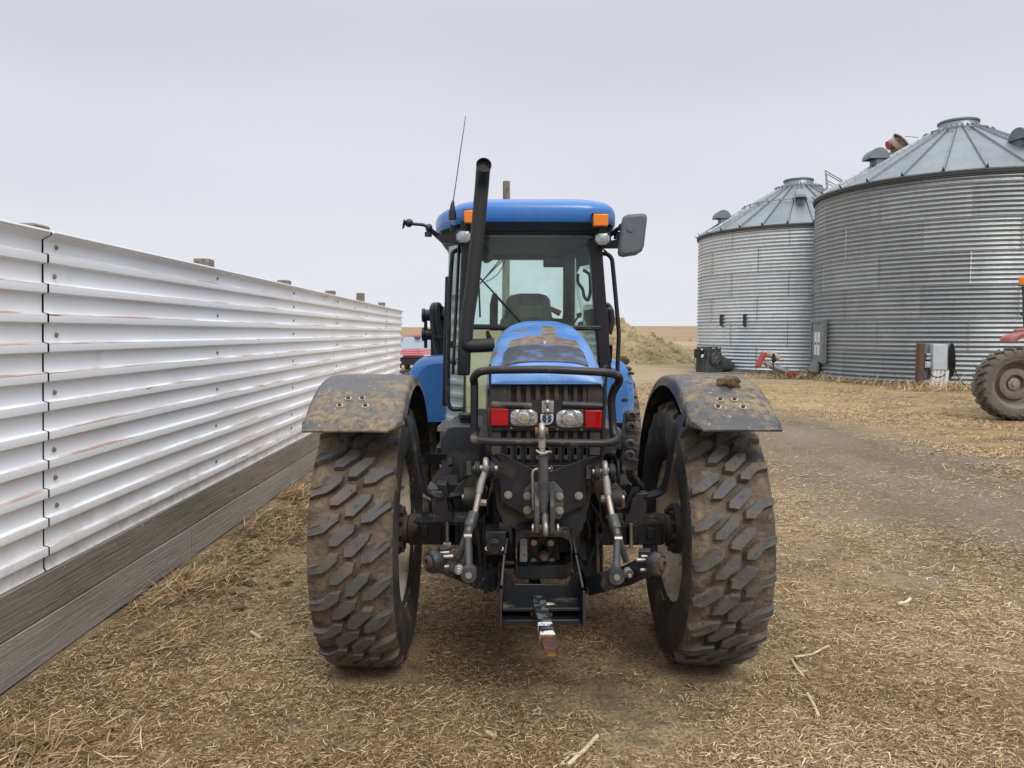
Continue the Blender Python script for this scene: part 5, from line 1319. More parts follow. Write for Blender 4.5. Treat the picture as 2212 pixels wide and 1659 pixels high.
# ================================================================== red tractor at the right edge
def vq(x, y, Y): return p('V', x, y, Y)
YT = 15.25; wc = vq(345,1232,YT); RT = root("tractor", (wc.x, YT, 0), "red tractor with dusty wheel and amber beacon, parked beside the electric box", "tractor")
M['rubber_dusty'] = mat('dusty_tyre', (.105,.095,.083), .9, 0, [((.15,.132,.11), 5, .4, .7), ((.06,.056,.05), 12, .55, .75)], (30, .2))
M['rim_dusty'] = mat('dusty_rim', (.17,.145,.12), .75, .1, [((.22,.2,.175), 4, .45, .7), ((.1,.08,.065), 9, .55, .75)])
M['red_faded'] = mat('red_dusty_paint', (.27,.05,.045), .5, 0, [((.36,.19,.17), 3, .4, .75)])
wz = wc.z; rT = wz+.03
def big_wheel(cx, cy, cz, rad, w):
    wv = bpy.data.objects.new("wheel", None); COL.objects.link(wv); wv.parent = RT; wv.location = (cx-wc.x, cy-YT, cz); ROOTS[wv.name] = (0,0,0)
    mb = MB(); k = rad/.8
    mb.lathe([(r*k,a*w) for r,a in [(.5,.42),(.52,.45),(.56,.5),(.64,.52),(.70,.5),(.735,.45),(.745,.3),(.75,0),(.745,-.3),(.735,-.45),(.70,-.5),(.6,-.52),(.5,-.44)]], (0,0,0), (0,-1,0), 80)
    for i in range(24):
        for s in (-1,1):
            th = 2*math.pi*(i+(.5 if s > 0 else 0))/24; pts_ = []
            for a, d, r in ((.03,.13,.80),(.5,-.02,.79),(.54,-.03,.70),(.53,.05,.69),(.5,.06,.79),(.03,.2,.80)): pts_.append((a*s*w, th+d*.9, r*k))
            top = [Vector((r*math.cos(t2), -a, r*math.sin(t2))) for a,t2,r in pts_]; bot = [Vector(((r-.07*k)*math.cos(t2), -a*.93, (r-.07*k)*math.sin(t2))) for a,t2,r in pts_]
            n = len(top); o = len(mb.v); mb.v += [tuple(v) for v in top+bot]
            fs = [tuple(range(n)), tuple(range(2*n-1,n-1,-1))]+[((j+1) % n,j,n+j,n+(j+1) % n) for j in range(n)]
            if s < 0: fs = [f[::-1] for f in fs]
            for f in fs: mb.f.append(tuple(o+i_ for i_ in f)); mb.m.append(0)
    build("tyre", mb, M['rubber_dusty'], wv, smooth=35)
    mb = MB(); mb.lathe([(r*k,a*w) for r,a in [(.545,.44),(.55,.47),(.53,.48),(.51,.44),(.49,.40),(.485,.30),(.46,.27),(.45,.15),(.43,.02),(.36,-.02),(.35,.0),(.33,.2),(.31,.22),(.2,.22),(.19,.1),(.18,.0),(.15,-.02)]], (0,0,0), (0,-1,0), 64, 0)
    mb.lathe([(r*k,a*w) for r,a in [(.18,-.05),(.13,-.05),(.125,.1),(.06,.12),(.055,.2),(.0,.2)]], (0,0,0), (0,-1,0), 32, 1)
    for i in range(8): th = 2*math.pi*i/8; mb.cyl((.095*k*math.cos(th),-.1*w,.095*k*math.sin(th)),(.095*k*math.cos(th),-.14*w,.095*k*math.sin(th)),.016,seg=6,mi=1)
    for i in range(6): th = 2*math.pi*i/6+.3; mb.cyl((.255*k*math.cos(th),-.22*w,.255*k*math.sin(th)),(.255*k*math.cos(th),-.26*w,.255*k*math.sin(th)),.016,seg=6,mi=1)
    build("rim", mb, [M['rim_dusty'], M['zinc']], wv, smooth=40)
    return wv
big_wheel(wc.x, YT+.1, rT-.0, rT, .40).rotation_euler = (0,0,R(22))
big_wheel(wc.x+2.9, YT+.2, .95, .95, .5); big_wheel(wc.x+.55, YT+1.9, rT, rT, .40).rotation_euler = (0,0,R(22)); big_wheel(wc.x+2.9, YT+2.0, .95, .95, .5)
mb = MB()
ol = [(190,770),(200,735),(230,705),(330,680),(453,668),(620,650),(760,660),(900,720),(900,760),(760,700),(620,690),(453,688)]
ol2 = [(190,775),(205,740),(232,715),(330,690),(453,676),(640,668),(760,690),(860,760),(760,730),(640,700),(470,775),(300,776)]
f0 = [vq(x,y,YT-.1) for x,y in [(190,772),(202,738),(232,712),(330,688),(453,670),(600,662),(720,700),(800,790)]]
rows = [f0, [v+Vector((0,.55,0)) for v in f0]]
mb.grid(rows); mb.grid([[v+Vector((0,0,-.02)) for v in r][::-1] for r in rows]); mb.plate([vq(x,y,YT-.1) for x,y in [(190,772),(202,735),(232,705),(330,680),(453,662),(600,655),(600,690),(453,692),(330,712),(250,745)]], (0,.03,0))
build("fender", mb, M['red_faded'], RT, smooth=40); fo_ = bpy.data.objects[[o.name for o in RT.children if o.name.startswith('fender')][-1]]; fo_.rotation_euler = (0,0,R(25)); fo_.location = (.32,.12,0)
mb = MB()
mb.plate([vq(x,y,YT+.2) for x,y in [(335,668),(345,650),(375,640),(453,630),(560,612),(680,620),(680,700),(600,700),(600,660)]], (0,.6,0), 0)
mb.box((wc.x+.2,YT+.4,.5),(wc.x+3.2,YT+1.2,1.0),1)
build_each("body", mb, [M['red_faded'], M['undercarriage']], RT, bevel=.04)
RT.rotation_euler = (0,0,-R(27))
for o in list(RT.children):
    if o.name.startswith('body') and o.bound_box[6][2] > 1.2: o.rotation_euler = (0,0,R(25)); o.location = (.32,.12,0)
mb = MB(); x0 = wc.x+1.6
for x in (x0, x0+1.5):
    for y in (YT+.2, YT+1.7): mb.box((x,y,1.2),(x+.08,y+.08,2.9))
mb.box((x0-.1,YT+.1,2.9),(x0+1.7,YT+1.9,3.1)); build("cab", mb, M['red_faded'], RT, bevel=.03)
mb = MB()
for x, y in ((x0+.04,YT+.22),): mb.box((x,y,1.25),(x+1.5,y+.02,2.9)); mb.box((x,y+1.5,1.25),(x+1.5,y+1.52,2.9))
build_each("window", mb, M['glass'], RT)
Yb = YT+.1
mb = MB(); a = vq(442,205,Yb); mb.tube([a, vq(446,240,Yb), vq(446,300,Yb), vq(448,400,Yb), vq(462,620,Yb), vq(500,690,Yb)], [.03,.028,.02,.022,.03,.03], 8); mb.cyl(vq(442,200,Yb), vq(442,187,Yb), .085, seg=16); mb.plate([vq(x,y,Yb-.03) for x,y in [(433,470),(453,465),(453,510),(442,505)]], (0,.08,0)); bp = build("beacon_post", mb, M['charcoal'], RT, smooth=50); bp.rotation_euler = (0,0,R(27))
mb = MB(); q = vq(442,190,Yb); mb.lathe([(.078,0),(.078,.12),(.062,.165),(.03,.185),(0,.187)], q, (0,0,1), 20); build("beacon", mb, M['amber'], bp, smooth=50)

# ================================================================== grain auger head standing over the right bin
def sq_(x, y, Y): return p('S', x, y, Y)
YG = 37.5; GA = root("grain_auger", (sq_(650,400,YG).x, YG, 0), "auger with dirty white spout and red motor showing above the dull grey bin's roof", "auger")
mb = MB(); mb.cyl(sq_(705,370,YG), sq_(760,315,YG-.2), .42, .5, seg=28, mi=0, caps=False); mb.cyl(sq_(703,372,YG), sq_(756,319,YG-.18), .39, .46, seg=28, mi=1, caps=False); mb.cyl(sq_(700,372,YG+.02), sq_(703,370,YG), .41, seg=24, mi=1)
build("spout", mb, [mat('white_dirty_paint', (.5,.48,.44), .6, 0, [((.3,.2,.13), 3, .5, .7)]), M['rust_dark']], GA, smooth=50)
mb = MB(); mb.cyl(sq_(590,375,YG), sq_(660,345,YG), .22, seg=18); mb.plate([sq_(x,y,YG) for x,y in [(640,298),(735,285),(690,320)]], (0,.3,0)); build("motor", mb, M['red'], GA, bevel=.02)
mb = MB(); mb.tube([sq_(580,345,YG), sq_(590,320,YG), sq_(630,296,YG), sq_(650,298,YG)], .02, 6); mb.tube([sq_(800,262,YG), sq_(950,275,YG+.5)], .02, 5); build_each("rod", mb, M['seam'], GA)
mb = MB(); a = sq_(690,370,YG+.1); mb.tube([a, (a.x+.3, YG+7, -.05)], .2, 14, mi=0); mb.bar((a.x-.7,YG+3.2,0),(a.x+.1,YG+3.0,4.6),.08,.08,mi=1); mb.bar((a.x+1.2,YG+3.2,0),(a.x+.2,YG+3.0,4.6),.08,.08,mi=1); build("tube", mb, [M['galv_tube'], M['red']], GA)

# ================================================================== red pickup
YP = 34.0; pc = D(893, 760, YP); PK = root("pickup_truck", (pc.x, YP, 0), "red pickup truck facing the camera beyond the end of the white fence", "truck")
M['car_red'] = mat('car_red', (.34,.03,.04), .3, 0, [((.36,.05,.06), 2, .4, .7)])
M['car_glass'] = mat('windscreen_glass', (.18,.22,.26), .06, .0, (), None, .9)
def tz(py): return D(893, py, YP).z
def tsec(Y, hw, z0, z1, rt_=.12):
    x = pc.x
    return [(x-hw,Y,z0),(x-hw,Y,z1-rt_),(x-hw*.97,Y,z1-rt_*.4),(x-hw*.88,Y,z1),(x,Y,z1+.03),(x+hw*.88,Y,z1),(x+hw*.97,Y,z1-rt_*.4),(x+hw,Y,z1-rt_),(x+hw,Y,z0)]
zr, zws, zh = tz(724.5), tz(755.5), tz(768)
mb = MB()
S_ = [tsec(YP,.86,.5,zh-.02),tsec(YP+.25,.88,.4,zh+.05),tsec(YP+1.1,.88,.35,zws),tsec(YP+1.2,.88,.35,zws)]
mb.grid(S_); mb.plate([Vector(v) for v in S_[0]], (0,.01,0))
S2 = [tsec(YP+1.95,.70,zr-.3,zr-.045,.1),tsec(YP+2.1,.70,zr-.3,zr,.08),tsec(YP+3.3,.70,zr-.3,zr,.08),tsec(YP+3.45,.70,.4,zr-.06,.08)]
mb.grid(S2); mb.plate([Vector(v) for v in S2[-1]], (0,-.01,0)); mb.plate([Vector(v) for v in S2[0]], (0,.01,0))
mb.box((pc.x-.88,YP+1.2,.35),(pc.x+.88,YP+3.45,zws-.02)); mb.box((pc.x-.88,YP+3.45,.35),(pc.x+.88,YP+5.2,zws-.08))
build("body", mb, M['car_red'], PK, bevel=.02, smooth=40)
mb = MB(); w0, w1 = .80, .66
for nm in (1,): mb.plate([(pc.x-w0,YP+1.22,zws-.01),(pc.x+w0,YP+1.22,zws-.01),(pc.x+w1,YP+1.94,zr-.06),(pc.x-w1,YP+1.94,zr-.06)], (0,.03,.0))
ws = build("windscreen", mb, M['car_glass'], PK)
mb = MB(); q = Vector((pc.x,YP+1.80,zr-.1)); mb.plate([q+Vector((-.2,-.1,.03)), q+Vector((.2,-.1,.03)), q+Vector((.07,-.16,-.12)), q+Vector((-.07,-.16,-.12))], (0,.02,0)); build("interior_mirror", mb, M['interior'], PK)
for s in (-1,1):
    mb = MB(); mb.plate([(pc.x+s*.885,YP+1.3,zws),(pc.x+s*.885,YP+3.3,zws),(pc.x+s*.71,YP+3.2,zr-.08),(pc.x+s*.71,YP+2.0,zr-.08)], (-s*.02,0,0)); build("side_window", mb, M['car_glass'], PK)
mb = MB(); mb.box((pc.x-.84,YP-.08,.62),(pc.x+.84,YP+.02,zh-.07)); 
for k in range(4): mb.box((pc.x-.5,YP-.11,.68+k*.085),(pc.x+.5,YP-.07,.70+k*.085))
mb.box((pc.x-.88,YP-.2,.36),(pc.x+.88,YP,.6)); gr = build("front_grille", mb, M['black_clean'], PK, bevel=.02)
for s in (-1,1):
    mb = MB(); mb.box((pc.x+s*.6-.16,YP-.1,.8),(pc.x+s*.6+.16,YP-.03,zh-.1)); build("headlight", mb, M['lamp_glass'], PK, bevel=.02)
    mb = MB(); mb.box((pc.x+s*.97-.09,YP+1.4,zws-.05),(pc.x+s*.97+.09,YP+1.5,zws+.2)); mb.box((pc.x+s*.86-.05,YP+1.42,zws),(pc.x+s*.9+.05,YP+1.46,zws+.06)); build("side_mirror", mb, M['black_clean'], PK, bevel=.02)
for s in (-1,1):
    for y in (YP+.9, YP+4.2):
        mb = MB(); mb.lathe([(.2,-.11),(.33,-.12),(.37,-.08),(.37,.08),(.33,.12),(.2,.11),(0,.1)], (pc.x+s*.8,y,.36), (s,0,0), 28); build("wheel", mb, M['rubber_dusty'], PK)
mb = MB(); mb.cyl((pc.x+.4,YP+2.6,zr+.02),(pc.x+.4,YP+2.6,zr+.07),.06,.04,seg=10); build("roof_lamp", mb, M['black_clean'], PK)
# ================================================================== white steel windbreak
FX = -2.39; ZB, ZT = .484, 2.262
WF = root("windbreak_fence", (FX, 7, 0), "long white ribbed steel windbreak fence on weathered grey planks and wooden posts", "fence")
t = NT('white_sheet_steel')
Zc = t.xyz(2); Yc = t.xyz(1)
RIB = (ZT-ZB)/11.5
ph = t.math('FRACT', t.math('DIVIDE', t.math('SUBTRACT', ZT, Zc), RIB))
edge = t.math('MULTIPLY', t.rng(ph, .60, .62), t.rng(ph, .675, .70, 1, 0))
edge2 = t.math('MULTIPLY', t.rng(ph, .63, .655), t.rng(ph, .72, .86, 1, 0))
nr1 = t.noise(2.0, 6, (1,.35,9), .65); nr2 = t.noise(1.1, 4, (1,.5,6.5), .6, off=(0,3,2))
f = t.math('MULTIPLY', edge, t.rng(nr1, .46, .6))
f2 = t.math('MULTIPLY', edge2, t.rng(nr2, .635, .66))
c = t.mix(t.rng(t.noise(1.5, 5, (1,.4,2)), .4, .75), (.84,.865,.90), (.78,.805,.84))
stain = t.math('MULTIPLY', t.rng(t.noise(1.6, 7, (1,.7,1.5), .7, off=(2,6,3)), .62, .72), .5)
c = t.mix(stain, c, (.44,.37,.27))
c = t.mix(t.rng(t.noise(60, 2), .72, .76), c, (.5,.47,.43))
c = t.mix(t.math('MULTIPLY', t.rng(Zc, .5, .85, 1, 0), t.math('MULTIPLY', t.rng(t.noise(9, 5, (1,.8,1)), .45, .7), .55)), c, (.42,.36,.28))
c = t.mix(t.math('MULTIPLY', f, .85), c, (.33,.165,.09))
c = t.mix(f2, c, t.mix(t.rng(t.noise(15, 4), .4, .6), (.42,.16,.04), (.26,.09,.04)))
t.bump(t.noise(1.5, 3, (1,.5,2)), .05, .01)
M['white_steel'] = t.out(c, .55)
M['edge_rust'] = mat('cut_edge_rust', (.2,.1,.07), .8, 0, [((.4,.36,.33), 3, .4, .7)])
def lean(z): return .036*(z-2.2)
def wprof():
    """(offset towards the yard, z) from the top lip down"""
    o = [(.055,ZT+.014),(.06,ZT+.006),(.055,ZT-.004),(.004,ZT-.026)]
    z = ZT
    for i in range(11):
        z0 = ZT - i*RIB
        o += [(0,z0-(.030 if i == 0 else .004)),(0,z0-RIB*.595),(.0015,z0-RIB*.61),(.033,z0-RIB*.655),(.0355,z0-RIB*.665),(.036,z0-RIB*.68),(.036,z0-RIB*.925),(.0355,z0-RIB*.94),(.033,z0-RIB*.948),(.0015,z0-RIB*.99)]
    o += [(0,ZB+.02),(.012,ZB)]
    return o
W = wprof()
joints = [-4.0, 4.06, 11.02, 18.25]
for j, (y0, y1) in enumerate(zip(joints, joints[1:])):
    mb = MB(); off = .004*(j % 2); nS = 26
    rows = []
    for k in range(nS+1):
        y = y0+.004 + (y1-y0-.008)*k/nS
        rows.append([(FX+lean(z)+d*.80+off+.003*mnoise.noise(Vector((y*.5,z*.8,j))), y, z+.004*mnoise.noise(Vector((y*.3,j,3)))) for d, z in W])
    mb.grid([r[::-1] for r in rows], 0)
    mb.grid([[(x-.004,y,z) for x,y,z in r] for r in rows], 0)
    for r in (rows[0], rows[-1]):     # the dark cut edge of the sheet
        s = -1 if r is rows[0] else 1
        mb.grid([[(x+.001,y+s*.003,z) for x,y,z in r],[(x-.006,y+s*.003,z) for x,y,z in r]], 1); mb.grid([[(x-.006,y+s*.003,z) for x,y,z in r],[(x+.001,y+s*.003,z) for x,y,z in r]], 1)
    pn = build("panel", mb, [M['white_steel'], M['edge_rust']], WF, smooth=28)
    mb = MB(); mb.tube([(FX+.05+off, y0+.01, ZT+.012), (FX+.05+off, (y0+y1)/2, ZT+.013), (FX+.05+off, y1-.01, ZT+.012)], .009, 6); build("top_edge", mb, M['white_steel'], pn)
# screws in the flats at every post
post_y = [4.13+2.35*k for k in range(-2, 6)]
proto = None
for k, y in enumerate(post_y + [18.1]):
    for i in range(12):
        if (i % 2 == (0 if k % 2 == 0 else 1)) and i not in (0,) and random.random() < .8: continue
        z = ZT - i*RIB - RIB*.36
        if z < ZB+.03: continue
        yy = y + .03 + random.uniform(-.015,.015)
        if proto is None:
            mb = MB(); mb.lathe([(.014,-.004),(.014,.004),(.008,.005)], (FX,yy,z), (1,0,0), 12); mb.cyl((FX+.003,yy,z),(FX+.011,yy,z),.0085,seg=6)
            proto = build("screw", mb, M['zinc'], WF, origin=(FX,yy,z)); proto.location = (lean(z)+.005, yy-7, z); s = proto
        else:
            s = proto.copy(); COL.objects.link(s); s.location = (lean(z)+.006, yy-7, z)
for k, y in enumerate(post_y):
    top = {0:2.33,1:2.33,2:2.32,3:2.365,4:2.35,5:2.36,6:2.45,7:2.38}[k]
    mb = MB(); mb.plate([(FX-.15,y-.09,top),(FX-.025,y-.09,top),(FX-.105,y-.09,-.05),(FX-.23,y-.09,-.05)], (0,.15,0)); build("post", mb, M['wood'], WF, bevel=.012)
# planks
def plank_mat(name, base, lite, dark, moss):
    t = NT(name)
    g = t.noise(4, 7, (12,.45,12), .72, dist=.4); g2 = t.noise(9, 6, (10,.22,10), .7, off=(3,1,1), dist=.6)
    c = t.mix(t.rng(g, .35, .68), base, lite); c = t.mix(t.rng(g2, .54, .66), c, dark)
    c = t.mix(t.math('MULTIPLY', t.rng(t.noise(1.3, 5, (1,.6,2), off=(1,4,1)), .48, .7), .7), c, moss)
    c = t.mix(t.rng(t.noise(38, 3, (1,.7,1), off=(7,7,7)), .68, .71), c, (.42,.40,.37))
    t.bump(t.math('ADD', g, t.math('MULTIPLY', g2, .8)), .8, .012)
    return t.out(c, .93)
M['plank_brown'] = plank_mat('plank_brown', (.18,.155,.125), (.265,.235,.195), (.065,.055,.042), (.13,.125,.08))
M['plank_grey'] = plank_mat('plank_grey', (.262,.238,.21), (.345,.32,.285), (.125,.11,.092), (.19,.168,.132))
bj = {0:[(-4,6.9),(6.905,18.22)],1:[(-4,5.9),(5.905,10.6),(10.605,18.22)]}
for r, (za, zb_, dx) in enumerate(((.258,.476,.036),(.02,.247,.044))):
    for y0, y1 in bj[r]:
        mb = MB(); n = 24; rows = []
        for k in range(n+1):
            y = y0+(y1-y0)*k/n; w = .005*mnoise.noise(Vector((y*.4,r,2))); z_ = .006*mnoise.noise(Vector((y*.35,r*3,7)))
            x1 = FX+lean(.25)+dx+w; x0 = FX+lean(.25)-.012
            rows.append([(x0,y,za+z_),(x1,y,za+z_),(x1,y,zb_+z_),(x0,y,zb_+z_)])
        mb.grid([q[::-1] for q in rows], 0, True); mb.plate([Vector(v) for v in rows[0]], (0,.001,0)); mb.plate([Vector(v) for v in rows[-1]], (0,-.001,0))
        build("plank", mb, M['plank_brown' if r == 0 else 'plank_grey'], WF, bevel=.007, smooth=30)

# ================================================================== feed piles, pole, far fence
M['silage'] = mat('silage', (.34,.27,.145), .97, 0, [((.23,.183,.095), 1.2, .42, .62), ((.12,.096,.05), 2.6, .54, .7), ((.40,.32,.17), 5, .55, .75)], (6, .8, (1,1,1), .15))
def pile(name, cx, cy, a, b, h, seed, label, steep=1.0):
    mb = MB(); n, m = 150, 75; rows = []
    for i in range(m+1):
        r = i/m; row = []
        for k in range(n):
            th = 2*math.pi*k/n; rr = r*(1+.14*mnoise.noise(Vector((math.cos(th)*1.4,math.sin(th)*1.4,seed))))
            x, y = cx+a*rr*math.cos(th), cy+b*rr*math.sin(th)
            f_ = (1-r)**1.0; z = h*(f_*1.12 if f_ < .8 else .896+(f_-.8)*.52)
            q = Vector((x*.9,y*.9,seed))
            lump = (abs(mnoise.noise(q*1.1)) + .6*abs(mnoise.noise(q*2.3)) + .35*mnoise.noise(q*5))*.55*min(1,(1-r)*4+.1)*(.35+.65*min(1,h/2))
            row.append((x, y, z + lump - .04))
        rows.append(row)
    mb.grid(rows, None, True)
    return tag(build(name, mb, M['silage'], None, smooth=70, origin=(cx,cy,0)), label, "feed pile")
pile("silage_pile", D(1308,760,46).x, 46, 5.2, 3.6, 2.4, 4, "tall olive brown heap of chopped feed rising beside the blue cab")
pile("silage_pile", D(1445,760,52).x, 52, 2.6, 2.2, 1.05, 9, "low heap of chopped feed beyond the tall one, nearer the fan")
M['pole'] = mat('utility_pole', (.2,.18,.16), .95, 0, [((.1,.09,.075), 5, .45, .7, (5,5,.4)), ((.3,.28,.26), 7, .58, .75, (6,6,.5))], (12, .4, (6,6,.4)))
q0 = D(1094,392,21)
mb = MB(); mb.cyl((q0.x-.03,21,-.1), (q0.x,21,q0.z), .108, .098, seg=20)
for zz in (.12,.3): mb.cyl((q0.x+.02-.03*(zz > .2),20.9,q0.z-zz*1.6),(q0.x+.02-.03*(zz > .2),20.8,q0.z-zz*1.6),.012,seg=6)
tag(build("wooden_pole", mb, M['pole'], None, origin=(q0.x,21,0)), "bare grey wooden pole rising behind the blue cab roof", "pole")
YFF = 205
FF = root("field_fence", (D(1458,738,YFF).x, YFF, -.5), "distant line of thin fence posts across the brown field", "fence")
ff = None
for i, xx in enumerate([875, 905, 1375,1395,1416,1432,1458,1489,1518,1549]):
    mb = MB(); q = D(xx,738,YFF); h_ = [.7,.75,.6,.9,.6,.7,.95,.9,.8,.9][i]
    mb.cyl((q.x,YFF,-.7),(q.x+random.uniform(-.05,.05),YFF,-.42+h_),.07,.06,seg=8)
    if i == 7: mb.cyl((q.x+.1,YFF,-.5),(q.x+.9,YFF,-.42+h_),.05,.05,seg=6)
    build("post", mb, M['post_brown'], FF)
mb = MB(); mb.tube([D(1370,734.5,YFF), D(1600,734.5,YFF)], .012, 4); build("wire", mb, M['seam'], FF)

# ================================================================== ground
def height(x, y):
    r = math.hypot(x, y)
    z = 0.0
    if r < 60:
        k = max(0, 1-r/60)
        z += .016*mnoise.noise(Vector((x*1.1,y*1.1,0))) + .010*mnoise.noise(Vector((x*3.3,y*3.3,4)))*min(1,8/max(r,1)) + .006*mnoise.noise(Vector((x*9,y*9,8)))*(1 if r < 16 else 0)
        # soft ridge of trodden litter along the fence
        d = x-FX
        if -.5 < d < 1.6 and y < 19: z += .05*math.exp(-((d-.28)/.3)**2)*(.4+.9*abs(mnoise.noise(Vector((x*2,y*1.6,6)))))
        # faint wheel ruts in the dirt track
        z -= .02*math.exp(-((x-4.6)/.3)**2) + .02*math.exp(-((x-6.1)/.3)**2)
    if r > 60:
        k = min(1,(r-60)/130); z += -.45*k*k*(3-2*k)
        k = min(1,max(0,(r-190)/330)); z += 6.2*k*k*(3-2*k)*(1+.10*math.sin(x*.006+.6))+ (.5*mnoise.noise(Vector((x*.01,y*.01,0))) if r > 260 else 0)
    # keep it level under the wheels
    for wx in (-.644,.99):
        d = math.hypot(x-wx, y-4.04)
        if d < .5: z *= max(0,(d-.25)/.25) if d > .25 else 0
    return z
rad = [0.0] + list(np.geomspace(.6, 60, 300)) + list(np.geomspace(63, 1400, 60))
na = 900
gv = []; gf = []
for r in rad[1:]:
    for k in range(na):
        # more spokes in front than behind
        u = k/na; th = 2*math.pi*u; th = th + .75*math.sin(th)      # dense near th = pi
        x, y = r*math.sin(th-math.pi), r*math.cos(th-math.pi)
        gv.append((x, y, height(x, y)))
gv.append((0,0,0)); ctr = len(gv)-1
for i in range(len(rad)-2):
    for k in range(na):
        k2 = (k+1) % na; gf.append((i*na+k, i*na+k2, (i+1)*na+k2, (i+1)*na+k))
for k in range(na): gf.append((ctr, (k+1) % na, k))
mb = MB(); mb.v = gv; mb.f = [f[::-1] for f in gf]; mb.m = [0]*len(gf)
t = NT('farmyard_ground')
X, Y_ = t.xyz(0), t.xyz(1)
w1 = t.math('SUBTRACT', t.noise(.35, 5), .5); w2 = t.math('SUBTRACT', t.noise(.9, 5, off=(5,5,0)), .5)
Xw = t.math('ADD', X, t.math('ADD', t.math('MULTIPLY', w1, 3.2), t.math('MULTIPLY', w2, 1.4)))
# near litter: broken brown straw over dark soil
fine = t.noise(55, 6, rough=.7); fine2 = t.noise(140, 3, (1,1,1), off=(3,3,3)); med = t.noise(7, 5)
straw = t.mix(t.rng(fine, .36, .62), (.094,.064,.037), (.365,.27,.155))
straw = t.mix(t.rng(fine2, .56, .68), straw, (.47,.375,.235))
straw = t.mix(t.math('MULTIPLY', t.rng(med, .5, .66), .6), straw, (.09,.062,.038))
straw = t.mix(t.math('MULTIPLY', t.rng(t.noise(1.6, 5, rough=.65, off=(3,8,0)), .52, .66), .6), straw, (.105,.078,.052))
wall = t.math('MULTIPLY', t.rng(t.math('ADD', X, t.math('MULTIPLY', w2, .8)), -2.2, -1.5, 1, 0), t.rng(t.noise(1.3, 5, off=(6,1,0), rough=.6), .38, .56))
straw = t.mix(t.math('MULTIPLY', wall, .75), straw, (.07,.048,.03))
# dirt track
dirt = t.mix(t.rng(t.noise(18, 6, rough=.65), .35, .65), (.098,.073,.05), (.165,.127,.09))
dirt = t.mix(t.math('MULTIPLY', t.rng(t.noise(3.2, 6, (1,.5,1), rough=.7, off=(2,7,0)), .5, .64), .6), dirt, (.095,.07,.05))
dirt = t.mix(t.rng(t.noise(.7, 4, (1,.35,1)), .4, .7), dirt, (.185,.15,.115))
dirt = t.mix(t.rng(t.noise(48, 5, (1,1.6,1), off=(9,0,0), rough=.65), .58, .66), dirt, (.33,.275,.19))
# dry grass
grass = t.mix(t.rng(t.noise(22, 6, (.5,1.6,1), .7), .35, .65), (.14,.1,.05), (.32,.245,.125))
grass = t.mix(t.rng(t.noise(1.1, 5, (1,1.5,1), .65), .5, .62), grass, (.115,.082,.055))
grass = t.mix(t.math('MULTIPLY', t.rng(t.noise(.25, 4, off=(1,1,1)), .42, .62), .6), grass, (.36,.28,.15))
trackm = t.math('MULTIPLY', t.rng(t.math('ADD', Xw, t.math('MULTIPLY', t.math('SUBTRACT', t.noise(5, 5, off=(1,2,3)), .5), 2.4)), 1.7, 4.3), t.rng(Xw, 6.4, 8.2, 1, 0))
gm = t.rng(t.math('ADD', Xw, t.math('MULTIPLY', t.math('SUBTRACT', t.noise(4, 5, off=(4,2,3)), .5), 2.5)), 6.2, 8.2)
far_turn = t.rng(t.math('ADD', Y_, t.math('MULTIPLY', w1, 5)), 15.5, 18.5)
gm = t.math('MAXIMUM', gm, t.math('MULTIPLY', far_turn, t.rng(X, 2.0, 3.5)))
c = t.mix(trackm, straw, dirt); c = t.mix(gm, c, grass)
# yard beyond the tractor: packed tan dirt with a grey gravel drive, then stubble fields
yard = t.mix(t.rng(t.noise(3, 6, (.4,1.6,1)), .4, .65), (.27,.21,.13), (.36,.29,.18))
yard = t.mix(t.rng(t.noise(.5, 5, (.3,1.5,1), off=(4,1,0)), .55, .68), yard, (.2,.18,.15))
c = t.mix(t.rng(t.math('ADD', Y_, t.math('MULTIPLY', w1, 6)), 24, 29), c, yard)
field = t.mix(t.rng(t.noise(.06, 7, (.35,1.8,1), .7), .4, .62), (.30,.22,.13), (.215,.155,.098))
field = t.mix(t.rng(t.noise(.35, 5, (.25,2,1), off=(2,2,2)), .55, .7), field, (.185,.135,.088))
c = t.mix(t.rng(Y_, 84, 90), c, field)
road = t.math('MULTIPLY', t.rng(t.math('ADD', Y_, t.math('MULTIPLY', X, .35)), 78, 80), t.rng(t.math('ADD', Y_, t.math('MULTIPLY', X, .35)), 92, 94, 1, 0))
c = t.mix(road, c, (.21,.18,.15))
bank = t.math('MULTIPLY', t.rng(t.noise(.5, 5, (.5,1.5,1), off=(8,8,8)), .42, .6), t.math('MULTIPLY', t.rng(Y_, 66, 69), t.rng(Y_, 75, 78, 1, 0)))
c = t.mix(bank, c, (.12,.085,.055))
c = t.mix(t.math('MULTIPLY', t.rng(Y_, 118, 122), t.rng(Y_, 196, 204, 1, 0)), c, t.mix(t.rng(t.noise(.3, 4, (.2,2,1)), .4, .7), (.36,.272,.16), (.29,.21,.12)))
hh = t.math('ADD', t.math('MULTIPLY', fine, .7), t.math('MULTIPLY', t.noise(17, 6), .6))
t.bump(hh, .55, .02)
M['ground'] = t.out(c, .97)
t.b.inputs["Specular IOR Level"].default_value = .15
tag(build("ground", mb, M['ground'], None, smooth=180), kind="structure")

